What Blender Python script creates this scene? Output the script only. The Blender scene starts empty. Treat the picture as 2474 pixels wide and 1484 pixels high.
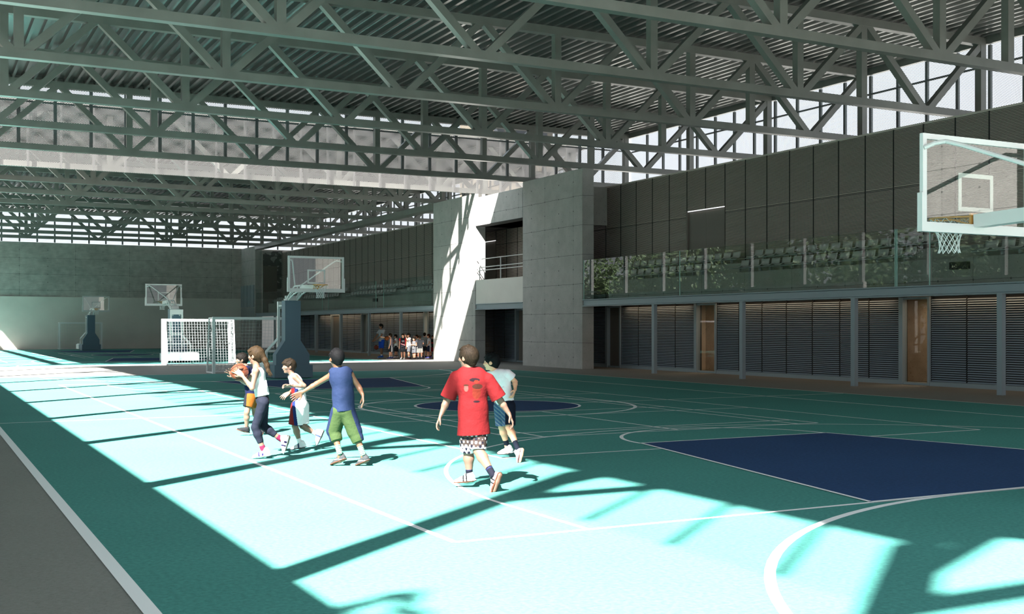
SUN=42; SKY=1.75; EXPO=0.0; WARM=3; LOBBY=22; SOFF=2.2; AL=2.2
TONE=.085; STONE=.115; HTONE=.13
import bpy, math, random
import numpy as np
from mathutils import Vector, Matrix
PI=math.pi
random.seed(7)
scene=bpy.context.scene
COL=scene.collection
# ---------------------------------------------------------------- camera
W_PX,H_PX=2474,1484
F_PX=2765.0
YAW=math.atan(1444.5/F_PX)
CR=Vector((math.cos(YAW),-math.sin(YAW),0)); CF=Vector((math.sin(YAW),math.cos(YAW),0))
cam=bpy.data.cameras.new('camera'); cam.sensor_width=36; cam.lens=36*F_PX/W_PX
cam.shift_y=48.8/W_PX; cam.clip_end=600; cam.clip_start=.1
co=bpy.data.objects.new('camera',cam); COL.objects.link(co)
co.location=(0,0,1.72); co.rotation_euler=(PI/2,0,-YAW); scene.camera=co
scene.view_settings.view_transform='Standard'; scene.view_settings.look='None'
scene.view_settings.gamma=1; scene.view_settings.use_curve_mapping=False
scene.view_settings.exposure=EXPO if 'EXPO' in globals() else 0.0
# ---------------------------------------------------------------- materials
MATS={}
def lin(r,g,b): return tuple(((x/255)/12.92 if x/255<=.04045 else ((x/255+.055)/1.055)**2.4) for x in (r,g,b))+(1,)
def mat(name,col,rough=.6,metal=0,spec=.5,bump=0,noise=0,nscale=4,emit=0,gain=None):
    if name in MATS: return MATS[name]
    k_=1 if emit else (gain or AL); col=[min(.96 if 'line' in name else .82,c_*k_) for c_ in col[:3]]
    m=bpy.data.materials.new(name); m.use_nodes=True; N=m.node_tree.nodes; L=m.node_tree.links
    b=N['Principled BSDF']; col=tuple(col[:3])+(1,)
    b.inputs['Base Color'].default_value=col; b.inputs['Roughness'].default_value=rough
    b.inputs['Metallic'].default_value=metal; b.inputs['Specular IOR Level'].default_value=spec
    if emit:
        b.inputs['Emission Color'].default_value=col; b.inputs['Emission Strength'].default_value=emit
    if noise or bump:
        tc=N.new('ShaderNodeTexCoord'); nz=N.new('ShaderNodeTexNoise'); nz.inputs['Scale'].default_value=nscale; nz.inputs['Detail'].default_value=6
        L.new(tc.outputs['Object'],nz.inputs['Vector'])
        if noise:
            mp=N.new('ShaderNodeMapRange'); mp.inputs[1].default_value=.3; mp.inputs[2].default_value=.7
            mp.inputs[3].default_value=1-noise; mp.inputs[4].default_value=1+noise
            L.new(nz.outputs['Fac'],mp.inputs[0])
            mx=N.new('ShaderNodeVectorMath'); mx.operation='SCALE'; mx.inputs[0].default_value=col[:3]
            L.new(mp.outputs[0],mx.inputs['Scale']); L.new(mx.outputs[0],b.inputs['Base Color'])
        if bump:
            bp=N.new('ShaderNodeBump'); bp.inputs['Strength'].default_value=bump; bp.inputs['Distance'].default_value=.02
            L.new(nz.outputs['Fac'],bp.inputs['Height']); L.new(bp.outputs[0],b.inputs['Normal'])
    MATS[name]=m; return m
def mth(N,L,op,a,b=None):
    n=N.new('ShaderNodeMath'); n.operation=op
    for i,v in enumerate((a,b)):
        if v is None: continue
        if isinstance(v,(int,float)): n.inputs[i].default_value=v
        else: L.new(v,n.inputs[i])
    return n.outputs[0]
def concrete(name,col,ax=('X','Z'),pw=2.44,ph=1.22,off=(0,0),contrast=.18,board=False):
    """cast concrete with panel joints, tie holes, mottling and fine pores; ax = in-plane world axes"""
    col=[c_*AL for c_ in col[:3]]
    m=bpy.data.materials.new(name); m.use_nodes=True; N=m.node_tree.nodes; L=m.node_tree.links
    b=N['Principled BSDF']; b.inputs['Roughness'].default_value=.85; b.inputs['Specular IOR Level'].default_value=.25
    g=N.new('ShaderNodeNewGeometry'); sp=N.new('ShaderNodeSeparateXYZ'); L.new(g.outputs['Position'],sp.inputs[0])
    u=mth(N,L,'ADD',sp.outputs[ax[0]],off[0]+500*pw); v=mth(N,L,'ADD',sp.outputs[ax[1]],off[1]+100*ph)
    def nz(scale,det=4,vec=None):
        n=N.new('ShaderNodeTexNoise'); n.inputs['Scale'].default_value=scale; n.inputs['Detail'].default_value=det
        L.new(vec or g.outputs['Position'],n.inputs['Vector']); return n.outputs['Fac']
    big=nz(.35); med=nz(2.2,8); fine=nz(45,3)
    wob=mth(N,L,'MULTIPLY',mth(N,L,'SUBTRACT',nz(1.6,2),.5),.05)
    def joint(x,p,w):
        f=mth(N,L,'MODULO',mth(N,L,'ADD',x,wob),p); d=mth(N,L,'MINIMUM',f,mth(N,L,'SUBTRACT',p,f))
        return mth(N,L,'LESS_THAN',d,w)
    j=mth(N,L,'MAXIMUM',joint(u,pw,.006),joint(v,ph,.008))
    # tie holes on a grid
    hu=mth(N,L,'SUBTRACT',mth(N,L,'MODULO',mth(N,L,'ADD',u,pw*.25),pw*.5),pw*.25)
    hv=mth(N,L,'SUBTRACT',mth(N,L,'MODULO',mth(N,L,'ADD',v,ph*.25),ph*.5),ph*.25)
    rr=mth(N,L,'ADD',mth(N,L,'MULTIPLY',hu,hu),mth(N,L,'MULTIPLY',hv,hv))
    hole=mth(N,L,'LESS_THAN',rr,.0009)
    pore=mth(N,L,'GREATER_THAN',nz(18,2),.69)
    dark=mth(N,L,'MAXIMUM',mth(N,L,'MULTIPLY',j,.6),mth(N,L,'MAXIMUM',mth(N,L,'MULTIPLY',hole,.7),mth(N,L,'MULTIPLY',pore,.45)))
    t=mth(N,L,'ADD',mth(N,L,'MULTIPLY',mth(N,L,'SUBTRACT',big,.5),contrast*2.2),mth(N,L,'ADD',mth(N,L,'MULTIPLY',mth(N,L,'SUBTRACT',med,.5),contrast*2.5),mth(N,L,'MULTIPLY',mth(N,L,'SUBTRACT',fine,.5),contrast*1.5)))
    if board:
        mp=N.new('ShaderNodeMapping'); L.new(g.outputs['Position'],mp.inputs[0]); mp.inputs['Scale'].default_value=(1.2,1.2,14)
        t=mth(N,L,'ADD',t,mth(N,L,'MULTIPLY',mth(N,L,'SUBTRACT',nz(1.5,4,mp.outputs[0]),.5),contrast*1.6))
    k=mth(N,L,'MULTIPLY',mth(N,L,'ADD',t,1.0),mth(N,L,'SUBTRACT',1.0,dark))
    mx=N.new('ShaderNodeVectorMath'); mx.operation='SCALE'; mx.inputs[0].default_value=col[:3]
    L.new(k,mx.inputs['Scale']); L.new(mx.outputs[0],b.inputs['Base Color'])
    bp=N.new('ShaderNodeBump'); bp.inputs['Strength'].default_value=.35; bp.inputs['Distance'].default_value=.02
    L.new(mth(N,L,'SUBTRACT',med,mth(N,L,'MULTIPLY',dark,.8)),bp.inputs['Height']); L.new(bp.outputs[0],b.inputs['Normal'])
    return m
def ground(name,col,c2,spk=.5,scale=30,rough=.75,streak=False):
    col=[c_*AL for c_ in col[:3]]
    m=bpy.data.materials.new(name); m.use_nodes=True; N=m.node_tree.nodes; L=m.node_tree.links
    b=N['Principled BSDF']; b.inputs['Roughness'].default_value=rough; b.inputs['Specular IOR Level'].default_value=.12
    g=N.new('ShaderNodeNewGeometry')
    def nz(s,d=4,vec=None):
        n=N.new('ShaderNodeTexNoise'); n.inputs['Scale'].default_value=s; n.inputs['Detail'].default_value=d
        L.new(vec or g.outputs['Position'],n.inputs['Vector']); return n.outputs['Fac']
    mp=N.new('ShaderNodeMapping'); mp.inputs['Scale'].default_value=(1,4,1) if streak else (1,1,1); L.new(g.outputs['Position'],mp.inputs[0])
    a=nz(.5,3); f=nz(scale,4,mp.outputs[0]); s=nz(scale*2.5,2,mp.outputs[0])
    sp=mth(N,L,'MULTIPLY',mth(N,L,'GREATER_THAN',s,.66),spk)
    gr=mth(N,L,'ADD',mth(N,L,'MULTIPLY',mth(N,L,'SUBTRACT',a,.5),.22),mth(N,L,'MULTIPLY',mth(N,L,'SUBTRACT',f,.5),.75))
    k=mth(N,L,'MULTIPLY',mth(N,L,'ADD',gr,1.0),mth(N,L,'SUBTRACT',1.0,sp))
    mx=N.new('ShaderNodeVectorMath'); mx.operation='SCALE'; mx.inputs[0].default_value=col[:3]; L.new(k,mx.inputs['Scale']); L.new(mx.outputs[0],b.inputs['Base Color'])
    bp=N.new('ShaderNodeBump'); bp.inputs['Strength'].default_value=.25; bp.inputs['Distance'].default_value=.004
    L.new(s,bp.inputs['Height']); L.new(bp.outputs[0],b.inputs['Normal'])
    return m
def mesh_metal(name,col,ax,cw=.092,ch=.05,openf=.36,rough=.45,metal=.0):
    """expanded metal: diamond openings cut through a sheet"""
    col=[c_*AL for c_ in col[:3]]
    m=bpy.data.materials.new(name); m.use_nodes=True; N=m.node_tree.nodes; L=m.node_tree.links
    b=N['Principled BSDF']; b.inputs['Base Color'].default_value=tuple(col[:3])+(1,); b.inputs['Roughness'].default_value=rough; b.inputs['Metallic'].default_value=metal
    out=[n for n in N if n.type=='OUTPUT_MATERIAL'][0]
    g=N.new('ShaderNodeNewGeometry'); sp=N.new('ShaderNodeSeparateXYZ'); L.new(g.outputs['Position'],sp.inputs[0])
    u=mth(N,L,'ADD',sp.outputs[ax],1000*cw); v=mth(N,L,'ADD',sp.outputs['Z'],200*ch)
    def dia(ou,ov):
        a=mth(N,L,'ABSOLUTE',mth(N,L,'SUBTRACT',mth(N,L,'MODULO',mth(N,L,'ADD',u,ou),cw),cw/2))
        c=mth(N,L,'ABSOLUTE',mth(N,L,'SUBTRACT',mth(N,L,'MODULO',mth(N,L,'ADD',v,ov),ch),ch/2))
        return mth(N,L,'ADD',mth(N,L,'DIVIDE',a,cw),mth(N,L,'DIVIDE',c,ch))
    d=mth(N,L,'MINIMUM',dia(0,0),dia(cw/2,ch/2))
    hole=mth(N,L,'LESS_THAN',d,openf)
    tr=N.new('ShaderNodeBsdfTransparent'); mix=N.new('ShaderNodeMixShader')
    L.new(hole,mix.inputs[0]); L.new(b.outputs[0],mix.inputs[1]); L.new(tr.outputs[0],mix.inputs[2]); L.new(mix.outputs[0],out.inputs[0])
    return m
def glass(name,tint=(.86,.92,.9),refl=1.0,ior=1.5):
    m=bpy.data.materials.new(name); m.use_nodes=True; N=m.node_tree.nodes; L=m.node_tree.links
    out=[n for n in N if n.type=='OUTPUT_MATERIAL'][0]; N.remove(N['Principled BSDF'])
    tr=N.new('ShaderNodeBsdfTransparent'); tr.inputs[0].default_value=tuple(tint)+(1,)
    gl=N.new('ShaderNodeBsdfGlossy'); gl.inputs['Roughness'].default_value=.0
    fr=N.new('ShaderNodeFresnel'); fr.inputs[0].default_value=ior
    mix=N.new('ShaderNodeMixShader'); ge=N.new('ShaderNodeNewGeometry'); L.new(mth(N,L,'MULTIPLY',mth(N,L,'MULTIPLY',fr.outputs[0],refl),mth(N,L,'SUBTRACT',1.0,ge.outputs['Backfacing'])),mix.inputs[0]); L.new(tr.outputs[0],mix.inputs[1]); L.new(gl.outputs[0],mix.inputs[2]); L.new(mix.outputs[0],out.inputs[0])
    return m
M={}
M['steel']=mat('steel_paint',(.175,.18,.162),.3,0,.7,gain=AL*.57,noise=.12,nscale=1.5)
M['steel_blue']=mat('steel_blue',(.125,.15,.165),.4,0,.5)
M['mullion']=mat('mullion',(.075,.085,.085),.5)
M['mullion_white']=mat('mullion_white',(.11,.11,.108),.6)
M['deck']=mat('deck_metal',(.34,.345,.34),.24,.8,.5,gain=.8)
M['deck_top']=mat('deck_top',(.25,.25,.25),.8)
M['asphalt']=ground('asphalt',(.118,.116,.107),None,.45,24,.8,True)
M['green']=ground('green_court',(.0358,.130,.116),None,.25,26,.85)
M['navy']=ground('navy_court',(.0125,.031,.078),None,.15,26,.85)
M['white_line']=mat('white_line',(.62,.60,.58),.7)
M['conc_x']=concrete('concrete_side',(.205,.20,.19),('Y','Z'),2.44,1.22,(.3,.15),.16)
M['conc_y']=concrete('concrete_end',(.19,.18,.17),('X','Z'),2.44,1.22,(0,.15),.16)
M['conc_back']=concrete('concrete_back',(.225,.215,.20),('X','Z'),4.1,1.25,(1.0,.4),.3,True)
M['conc_dark']=concrete('concrete_gallery',(.15,.15,.138),('Y','Z'),2.4,3.0,(0,0),.14)
M['plaster']=mat('plaster_back',(.34,.325,.30),.8,0,.3,noise=.05,nscale=.8)
M['louver']=mat('louver_upper',(.25,.222,.198),.4,.0,.5)
M['louver_low']=mat('louver_lower',(.14,.17,.20),.28,.0,.5)
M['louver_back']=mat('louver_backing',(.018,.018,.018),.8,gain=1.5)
M['seat']=mat('seat_plastic',(.23,.225,.215),.35,0,.5)
M['seat_rail']=mat('seat_rail',(.12,.13,.13),.5)
M['glass']=glass('rail_glass',(.88,.91,.90),1.15)
M['board_glass']=glass('board_glass',(.88,.90,.88),1.9)
M['door_glass']=glass('door_glass',(.92,.92,.9),.5)
M['glass_edge']=mat('glass_edge',(.16,.27,.24),.3)
M['mesh_dark']=mesh_metal('mesh_screen_dark',(.10,.105,.11),'X')
M['mesh_lit']=mesh_metal('mesh_screen_light',(.043,.042,.041),'X',openf=.31)
M['mesh_open']=mesh_metal('mesh_screen_open',(.12,.125,.13),'Y',openf=.46)
M['mesh_side']=mesh_metal('mesh_screen_side',(.12,.125,.13),'Y',openf=.385)
M['white_paint']=mat('white_paint',(.50,.485,.48),.4,gain=AL*.68)
M['pad']=mat('tower_pad_vinyl',(.045,.075,.10),.5)
M['orange']=mat('rim_orange',(.48,.17,.04),.45)
M['net']=mat('net_cord',(.55,.60,.58),.8); M['goal_net']=mat('goal_net_cord',(.22,.25,.25),.8)
M['goal_steel']=mat('goal_steel',(.40,.45,.45),.45)
M['door_panel']=mat('door_panel',(.075,.065,.055),.6)
M['warm']=mat('warm_lamp',(1,.62,.33),.5,emit=WARM if 'WARM' in globals() else 5)
M['inner']=concrete('concrete_inside',(.26,.21,.16),('Y','Z'),3,3,(0,0),.25)
# ---------------------------------------------------------------- mesh helpers
class MB:
    def __init__(s): s.v=[]; s.f=[]; s.m=[]
    def add(s,vs,fs,mi=0):
        o=len(s.v); s.v+=[tuple(v) for v in vs]; s.f+=[tuple(i+o for i in f) for f in fs]; s.m+=[mi]*len(fs); return s
    def box(s,x0,x1,y0,y1,z0,z1,mi=0):
        return s.add([(x0,y0,z0),(x1,y0,z0),(x1,y1,z0),(x0,y1,z0),(x0,y0,z1),(x1,y0,z1),(x1,y1,z1),(x0,y1,z1)],
          [(0,3,2,1),(4,5,6,7),(0,1,5,4),(1,2,6,5),(2,3,7,6),(3,0,4,7)],mi)
    def bar(s,a,b,w,h,up=(0,0,1),mi=0):
        a=Vector(a); b=Vector(b); d=(b-a).normalized(); up=Vector(up)
        r=d.cross(up)
        if r.length<1e-4: r=d.cross(Vector((0,1,0)))
        r.normalize(); u=r.cross(d).normalized(); vs=[]
        for p in (a,b):
            for i,j in ((-1,-1),(1,-1),(1,1),(-1,1)): vs.append(p+r*(i*w/2)+u*(j*h/2))
        return s.add(vs,[(0,1,2,3),(7,6,5,4),(0,4,5,1),(1,5,6,2),(2,6,7,3),(3,7,4,0)],mi)
    def prism(s,pts,n,mi=0):
        """pts: outline list of 3-D points, n: extrusion vector"""
        k=len(pts); n=Vector(n); vs=[Vector(p) for p in pts]+[Vector(p)+n for p in pts]
        return s.add(vs,[tuple(range(k-1,-1,-1)),tuple(range(k,2*k))]+[(i,(i+1)%k,k+(i+1)%k,k+i) for i in range(k)],mi)
    def tube(s,pts,r,n=6,closed=False,mi=0):
        pts=[Vector(p) for p in pts]; k=len(pts); vs=[]; ref=None
        for i,p in enumerate(pts):
            if closed: d=pts[(i+1)%k]-pts[i-1]
            else: d=pts[min(i+1,k-1)]-pts[max(i-1,0)]
            d.normalize()
            if ref is None:
                ref=d.orthogonal().normalized()
            ref=(ref-d*ref.dot(d)).normalized(); q=d.cross(ref)
            for j in range(n):
                a=2*PI*j/n; vs.append(p+ref*(math.cos(a)*r)+q*(math.sin(a)*r))
        fs=[]
        for i in range(k if closed else k-1):
            i2=(i+1)%k
            for j in range(n): fs.append((i*n+j,i*n+(j+1)%n,i2*n+(j+1)%n,i2*n+j))
        if not closed: fs+=[tuple(range(n-1,-1,-1)),tuple(range((k-1)*n,k*n))]
        return s.add(vs,fs,mi)
    def strip(s,pl,w,z,t=.003,mi=0):
        """painted stripe of width w along a floor polyline"""
        pl=[Vector((p[0],p[1],0)) for p in pl]; k=len(pl); L=[]; R=[]
        closed=(pl[0]-pl[-1]).length<1e-6
        for i,p in enumerate(pl):
            if closed and i in (0,k-1): d=pl[1]-pl[k-2]
            else: d=pl[min(i+1,k-1)]-pl[max(i-1,0)]
            d.normalize(); nrm=Vector((-d.y,d.x,0))
            L.append((p.x+nrm.x*w/2,p.y+nrm.y*w/2,z)); R.append((p.x-nrm.x*w/2,p.y-nrm.y*w/2,z))
        return s.add(L+R,[(k+i,k+i+1,i+1,i) for i in range(k-1)],mi)
    def build(s,name,mt,parent=None,smooth=False,link=True):
        me=bpy.data.meshes.new(name); me.from_pydata(s.v,[],s.f); 
        ml=mt if isinstance(mt,(list,tuple)) else [mt]
        for q in ml: me.materials.append(q)
        if len(ml)>1: me.polygons.foreach_set('material_index',s.m)
        if smooth: me.polygons.foreach_set('use_smooth',[True]*len(me.polygons))
        me.update()
        o=bpy.data.objects.new(name,me)
        if link: COL.objects.link(o)
        if parent: o.parent=parent
        return o
def tag(o,label=None,cat=None,group=None,kind=None):
    if label: o['label']=label
    if cat: o['category']=cat
    if group: o['group']=group
    if kind: o['kind']=kind
    return o
def empty(name,loc=(0,0,0),rz=0):
    o=bpy.data.objects.new(name,None); COL.objects.link(o); o.location=loc; o.rotation_euler=(0,0,rz); o.empty_display_size=.2; return o
def kids(o): return [c for c in bpy.data.objects if c.parent==o]
def copy_tree(o,parent=None):
    c=o.copy(); COL.objects.link(c); c.parent=parent
    for ch in kids(o): copy_tree(ch,c)
    return c
def arc(cx,cy,r,a0,a1,n=48): return [(cx+r*math.cos(math.radians(a0+(a1-a0)*i/n)),cy+r*math.sin(math.radians(a0+(a1-a0)*i/n))) for i in range(n+1)]
# ---------------------------------------------------------------- light
w=bpy.data.worlds.new('sky'); scene.world=w; w.use_nodes=True; N=w.node_tree.nodes; L=w.node_tree.links
bg=N['Background']; tc=N.new('ShaderNodeTexCoord'); sp=N.new('ShaderNodeSeparateXYZ'); L.new(tc.outputs['Generated'],sp.inputs[0])
rp=N.new('ShaderNodeValToRGB'); rp.color_ramp.elements[0].position=.0; rp.color_ramp.elements[0].color=(.84,.88,.92,1)
rp.color_ramp.elements[1].position=.7; rp.color_ramp.elements[1].color=(.62,.72,.84,1); L.new(sp.outputs['Z'],rp.inputs[0]); L.new(rp.outputs[0],bg.inputs[0])
bg.inputs[1].default_value=SKY
SD=Vector((.76,.635,-1)).normalized()
sun=bpy.data.lights.new('sun','SUN'); sun.energy=SUN; sun.angle=math.radians(.9); sun.color=(1,.965,.92)
so=bpy.data.objects.new('sun',sun); COL.objects.link(so); so.rotation_euler=SD.to_track_quat('-Z','Y').to_euler(); so.location=(-20,-20,30)
# ---------------------------------------------------------------- ground and courts
tag(MB().box(-45,75,-45,150,-.3,-.006).build('floor',M['asphalt']),kind='structure')
XC,YC=11.33,22.37
def make_court(dx,dy,label):
    t=empty('sports_court',(XC+dx,YC+dy,0)); tag(t,label,'court','painted sports courts')
    def P(mb,name,mt): return mb.build(name,mt,t)
    P(MB().box(-10.07,10.10,-20.1,20.2,-.004,0),'green_surface',M['green'])
    # old-style trapezoid keys and centre circle
    for sg in (1,-1):
        by=-14.03*sg; fy=-8.25*sg
        P(MB().prism([(-3,by,.0005),(3,by,.0005),(1.8,fy,.0005),(-1.8,fy,.0005)][::sg],(0,0,.005)),'painted_key',M['navy'])
    c=arc(0,0,1.78,0,360,64)[:-1]; P(MB().prism([(x,y,.0005) for x,y in c],(0,0,.005)),'painted_circle',M['navy'])
    cnt=[0]
    def ln(pl,w_=.05,top=0): cnt[0]+=1; P(MB().strip(pl,w_,.0012+.00005*cnt[0]+top*.005),'court_line',M['white_line'])
    ln([(-10.06,-20.1),(-10.06,20.2)],.10); ln([(10.1,-20.1),(10.1,20.2)],.06); ln([(-10.1,20.15),(10.1,20.15)],.06); ln([(-10.1,-20.0),(10.1,-20.0)],.08)
    ln([(-10.1,0),(10.1,0)])
    ln([(-7.5,-14.03),(7.5,-14.03),(7.5,14.03),(-7.5,14.03),(-7.5,-14.03)],.05) if False else None
    for a,b in (((-7.5,-14.05),(7.5,-14.05)),((7.5,-14.05),(7.5,14.05)),((-7.5,14.05),(7.5,14.05)),((-7.5,-14.05),(-7.5,14.05))): ln([a,b],.06)
    ln(arc(0,0,1.8,0,360,72),.06,1); ln(arc(0,0,3.0,0,360,96),.08)
    for sg in (1,-1):
        def F(pl): return [(x,y*sg) for x,y in pl]
        ln(F([(-1.8,-8.25),(1.8,-8.25)]),.05,1); ln(F([(-3,-14.03),(-1.8,-8.25)]),.05,1); ln(F([(3,-14.03),(1.8,-8.25)]),.05,1); ln(F([(-3,-14.05),(3,-14.05)]),.06,1)
        ln(F(arc(0,-8.25,1.8,0,180,40)),.06)
        ln(F([(-6.25,-14.03)]+arc(0,-12.45,6.25,180,0,64)+[(6.25,-14.03)]))
        ln(F([(-7.5,-20)]+arc(-1.5,-20.05,6,180,90,30)+arc(1.5,-20.05,6,90,0,30)),.08)
        ln(F([(-4.5,-3),(4.5,-3)])); ln(F([(-3.05,-1.98),(3.05,-1.98)])); ln(F([(-3.05,-5.96),(3.05,-5.96)])); ln(F([(-3.05,-6.7),(3.05,-6.7)])); ln(F([(0,-1.98),(0,-6.7)]))
        ln(F([(-4.5,-9),(4.5,-9)]))
    for x in (-4.5,4.5): ln([(x,-9),(x,9)])
    for x in (-3.05,-2.59,2.59,3.05): ln([(x,-6.7),(x,6.7)])
    return t
make_court(0,0,'green painted court in the near hall where the six children run')
make_court(.15,51.83,'far green painted court beyond the grey strip, under the second roof')
# ---------------------------------------------------------------- walls
XL=-1.06; ZL=4.42
H1=(-.45,46.0); H2=(50.5,96.0)
PIERS=((-5.55,-.38),(40.45,45.65),(50.6,55.7),(91.45,95.85))
PL=('sunlit concrete pier beside the front end of the near hall','big grey concrete pier in shade between near seats and the open gap','concrete pier striped with bright sunlight beside the waiting children','narrow far concrete pier standing against the back wall')
def S(mb,name,m_,parent=None):
    o=mb.build(name,m_,parent)
    if parent is None: o['kind']='structure'
    return o
for a,b in (H1,H2): S(MB().box(XL-.25,XL,a,b,-.006,ZL),'wall_left',M['conc_x'])
for (a,b),lb in zip(PIERS,PL): tag(MB().box(24.4,24.95,a,b,-.006,8.28).build('concrete_pier',M['conc_x']),lb,'pier')
wb=S(MB().box(XL-.25,30.4,96.0,96.3,4.1,8.33),'wall_back',M['conc_back'])
S(MB().box(XL-.25,30.4,95.9,96.3,-.006,4.03),'lower_wall',M['plaster'],wb); S(MB().box(XL-.25,24.4,95.86,96.0,4.03,4.1),'ledge',M['plaster'],wb)
# louvred boards mounted on the last pier
wl=MB()
for i in range(4): wl.box(24.33,24.395,91.7+i*1.05,min(95.8,92.65+i*1.05),3.35,5.15)
for k in range(9): wl.box(24.34,24.395,91.7,95.8,2.5+k*.09,2.55+k*.09)
tag(wl.build('wall_vent',M['steel_blue']),'tall grey vented panels fixed on the narrow far pier','panel')
# ---- right wall: upper louvres
Y0J=23.23; PITCH=1.1695; ZT=7.74
def louvre_mesh(wd,segs,pitch=.042,blade=.027,dep=.022,lean=1):
    mb=MB(); ft=.02
    for z0,z1 in segs:
        n=int((z1-z0-.02)/pitch)
        for k in range(n):
            z=z0+.012+k*pitch
            mb.prism([(-dep*lean,ft,z),(0,ft,z+blade),(.006,ft,z+blade),(-dep*lean+.006,ft,z-.004)],(0,wd-2*ft,0))
        mb.box(-.01,.03,0,wd,z1-.014,z1); mb.box(-.01,.03,0,wd,z0-.004,z0+.012)
    zz=(segs[0][0],segs[-1][1])
    for y in (0,wd-.012): mb.box(-.02,.03,y,y+.012,*zz,1)
    return mb
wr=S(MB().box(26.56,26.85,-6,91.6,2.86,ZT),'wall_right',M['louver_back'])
S(MB().box(26.48,26.9,-6,91.6,ZT,ZT+.05),'coping',M['louver'],wr)
pmeshes={}
def panel(kind,mb,parent,y,mt,z=0,x=26.5):
    if kind not in pmeshes:
        pmeshes[kind]=mb().build('louver_panel',[mt,M['louver_back']],None,link=False); o=pmeshes[kind]
    else: o=pmeshes[kind].copy()
    COL.objects.link(o); o.parent=parent; o.location=(x,y,z); return o
updoors=[(k0,k0+2) for k0 in (-9,9,25)]   # joint numbers
for k in range(-25,59):
    y=Y0J+k*PITCH
    isdoor=any(a<=k<b for a,b in updoors)
    if isdoor: panel('ud',lambda:louvre_mesh(PITCH-.012,[(6.2,ZT)]),wr,y,M['louver'])
    else: panel('u',lambda:louvre_mesh(PITCH-.012,[(2.9,5.96),(5.99,ZT)]),wr,y,M['louver'])
dn=0
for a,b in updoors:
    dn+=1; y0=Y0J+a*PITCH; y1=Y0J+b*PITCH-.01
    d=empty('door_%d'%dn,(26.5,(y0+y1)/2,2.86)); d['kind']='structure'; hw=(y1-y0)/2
    MB().box(.02,.05,-hw+.03,-.003,0,3.28).build('door_leaf',M['door_panel'],d); MB().box(.02,.05,.003,hw-.1,0,3.28).build('door_leaf',M['door_panel'],d)
    f=MB(); f.box(-.06,.06,hw-.09,hw,0,3.33); f.box(-.03,.06,-hw,-hw+.03,0,3.33); f.box(-.03,.0,-hw,hw,3.33,3.345); f.build('door_frame',M['door_panel'],d)
    MB().box(-.05,-.02,-hw,hw,3.295,3.325).build('gap_glow',mat('gap_daylight',(1,1,1),.5,emit=1.3),d)  # imitates daylight through the door gap by emission; no lamp fitted here
# ---- lower storey
segs=[(-6,3.4),(4.6,13.87),(15.06,24.11),(25.3,34.22),(35.57,40.72),(41.9,49.2),(50.3,61.1),(61.8,71.3),(72.4,76.7),(78.6,81.6),(82.4,91.6)]
wl2=S(MB().box(26.95,27.0,-6,-5.9,-.006,2.6),'wall_right',M['louver_back'])
for a,b in segs:
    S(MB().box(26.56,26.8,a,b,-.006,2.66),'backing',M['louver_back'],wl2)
    S(MB().box(26.44,26.56,a,b,-.006,.12),'plinth',M['steel_blue'],wl2)
    n=max(1,round((b-a)/1.25)); wd=(b-a)/n
    for i in range(n): panel('l%.3f'%wd,lambda:louvre_mesh(wd-.012,[(.13,2.64)],.064,.032,.036),wl2,a+i*wd,M['louver_low'])
DOORK={0:'d',1:'d',2:'g',3:'g',4:'d',5:'d',6:'g',7:'d',8:'d',9:'d'}
for i in range(len(segs)-1):
    a=segs[i][1]; b=segs[i+1][0]; dn+=1; hw=(b-a)/2
    d=empty('door_%d'%dn,(26.5,(a+b)/2,0)); d['kind']='structure'
    f=MB(); f.box(-.08,.1,-hw,-hw+.08,0,2.62); f.box(-.08,.1,hw-.16,hw,0,2.62); f.box(-.05,.1,-hw+.08,hw-.16,2.55,2.62); f.box(-.05,.1,-hw+.08,hw-.16,0,.07); f.build('door_frame',M['steel_blue'],d)
    if DOORK[i]=='g':
        MB().box(.02,.035,-hw+.08,hw-.16,.07,2.55).build('door_glass',M['door_glass'],d)
        S(MB().box(28.2,28.4,a-1.2,b+1.6,-.006,2.6),'wall_inner',M['inner'])
        S(MB().box(26.8,28.4,a-1.25,a-1.15,-.006,2.6),'wall_inner',M['inner']); S(MB().box(26.8,28.4,b+1.6,b+1.7,-.006,2.6),'wall_inner',M['inner'])
        la=bpy.data.lights.new('lobby_lamp','AREA'); la.shape='RECTANGLE'; la.size=.5; la.size_y=1.2; la.energy=LOBBY*(3 if i==6 else 1); la.color=(1,.80,.58)
        lo=bpy.data.objects.new('lobby_lamp',la); COL.objects.link(lo); lo.location=(27.6,(a+b)/2,2.55)
    else: MB().box(.08,.1,-hw+.08,hw-.16,.07,2.55).build('door_leaf',M['door_panel'],d)
# ---- gallery slab, beam, tiers
GAL=((-.36,40.44),(45.66,50.59),(55.71,91.44))
S(MB().box(24.56,30.3,-6,91.6,2.64,2.86),'floor',M['conc_dark'])
for i,(a,b) in enumerate(GAL):
    mb=MB(); mb.prism([(24.38,a,2.57),(24.56,a,2.57),(24.56,a,2.60),(24.48,a,2.61),(24.48,a,2.81),(24.56,a,2.82),(24.56,a,2.86),(24.38,a,2.86),(24.38,a,2.83),(24.455,a,2.81),(24.455,a,2.62),(24.38,a,2.60)],(0,b-a,0))
    tag(mb.build('edge_beam',M['steel_blue']),('long grey steel beam along the gallery edge of the near hall','short grey steel beam under the balcony between the two lit piers','long grey steel beam along the gallery edge of the far hall')[i],'beam')
ys=[20.0+5.12*k for k in range(-3,4)]+[60.4+5.12*k for k in range(6)]
c0=MB().box(-.07,.07,-.08,.08,-.006,2.58).build('steel_column',M['steel_blue'])
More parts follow.
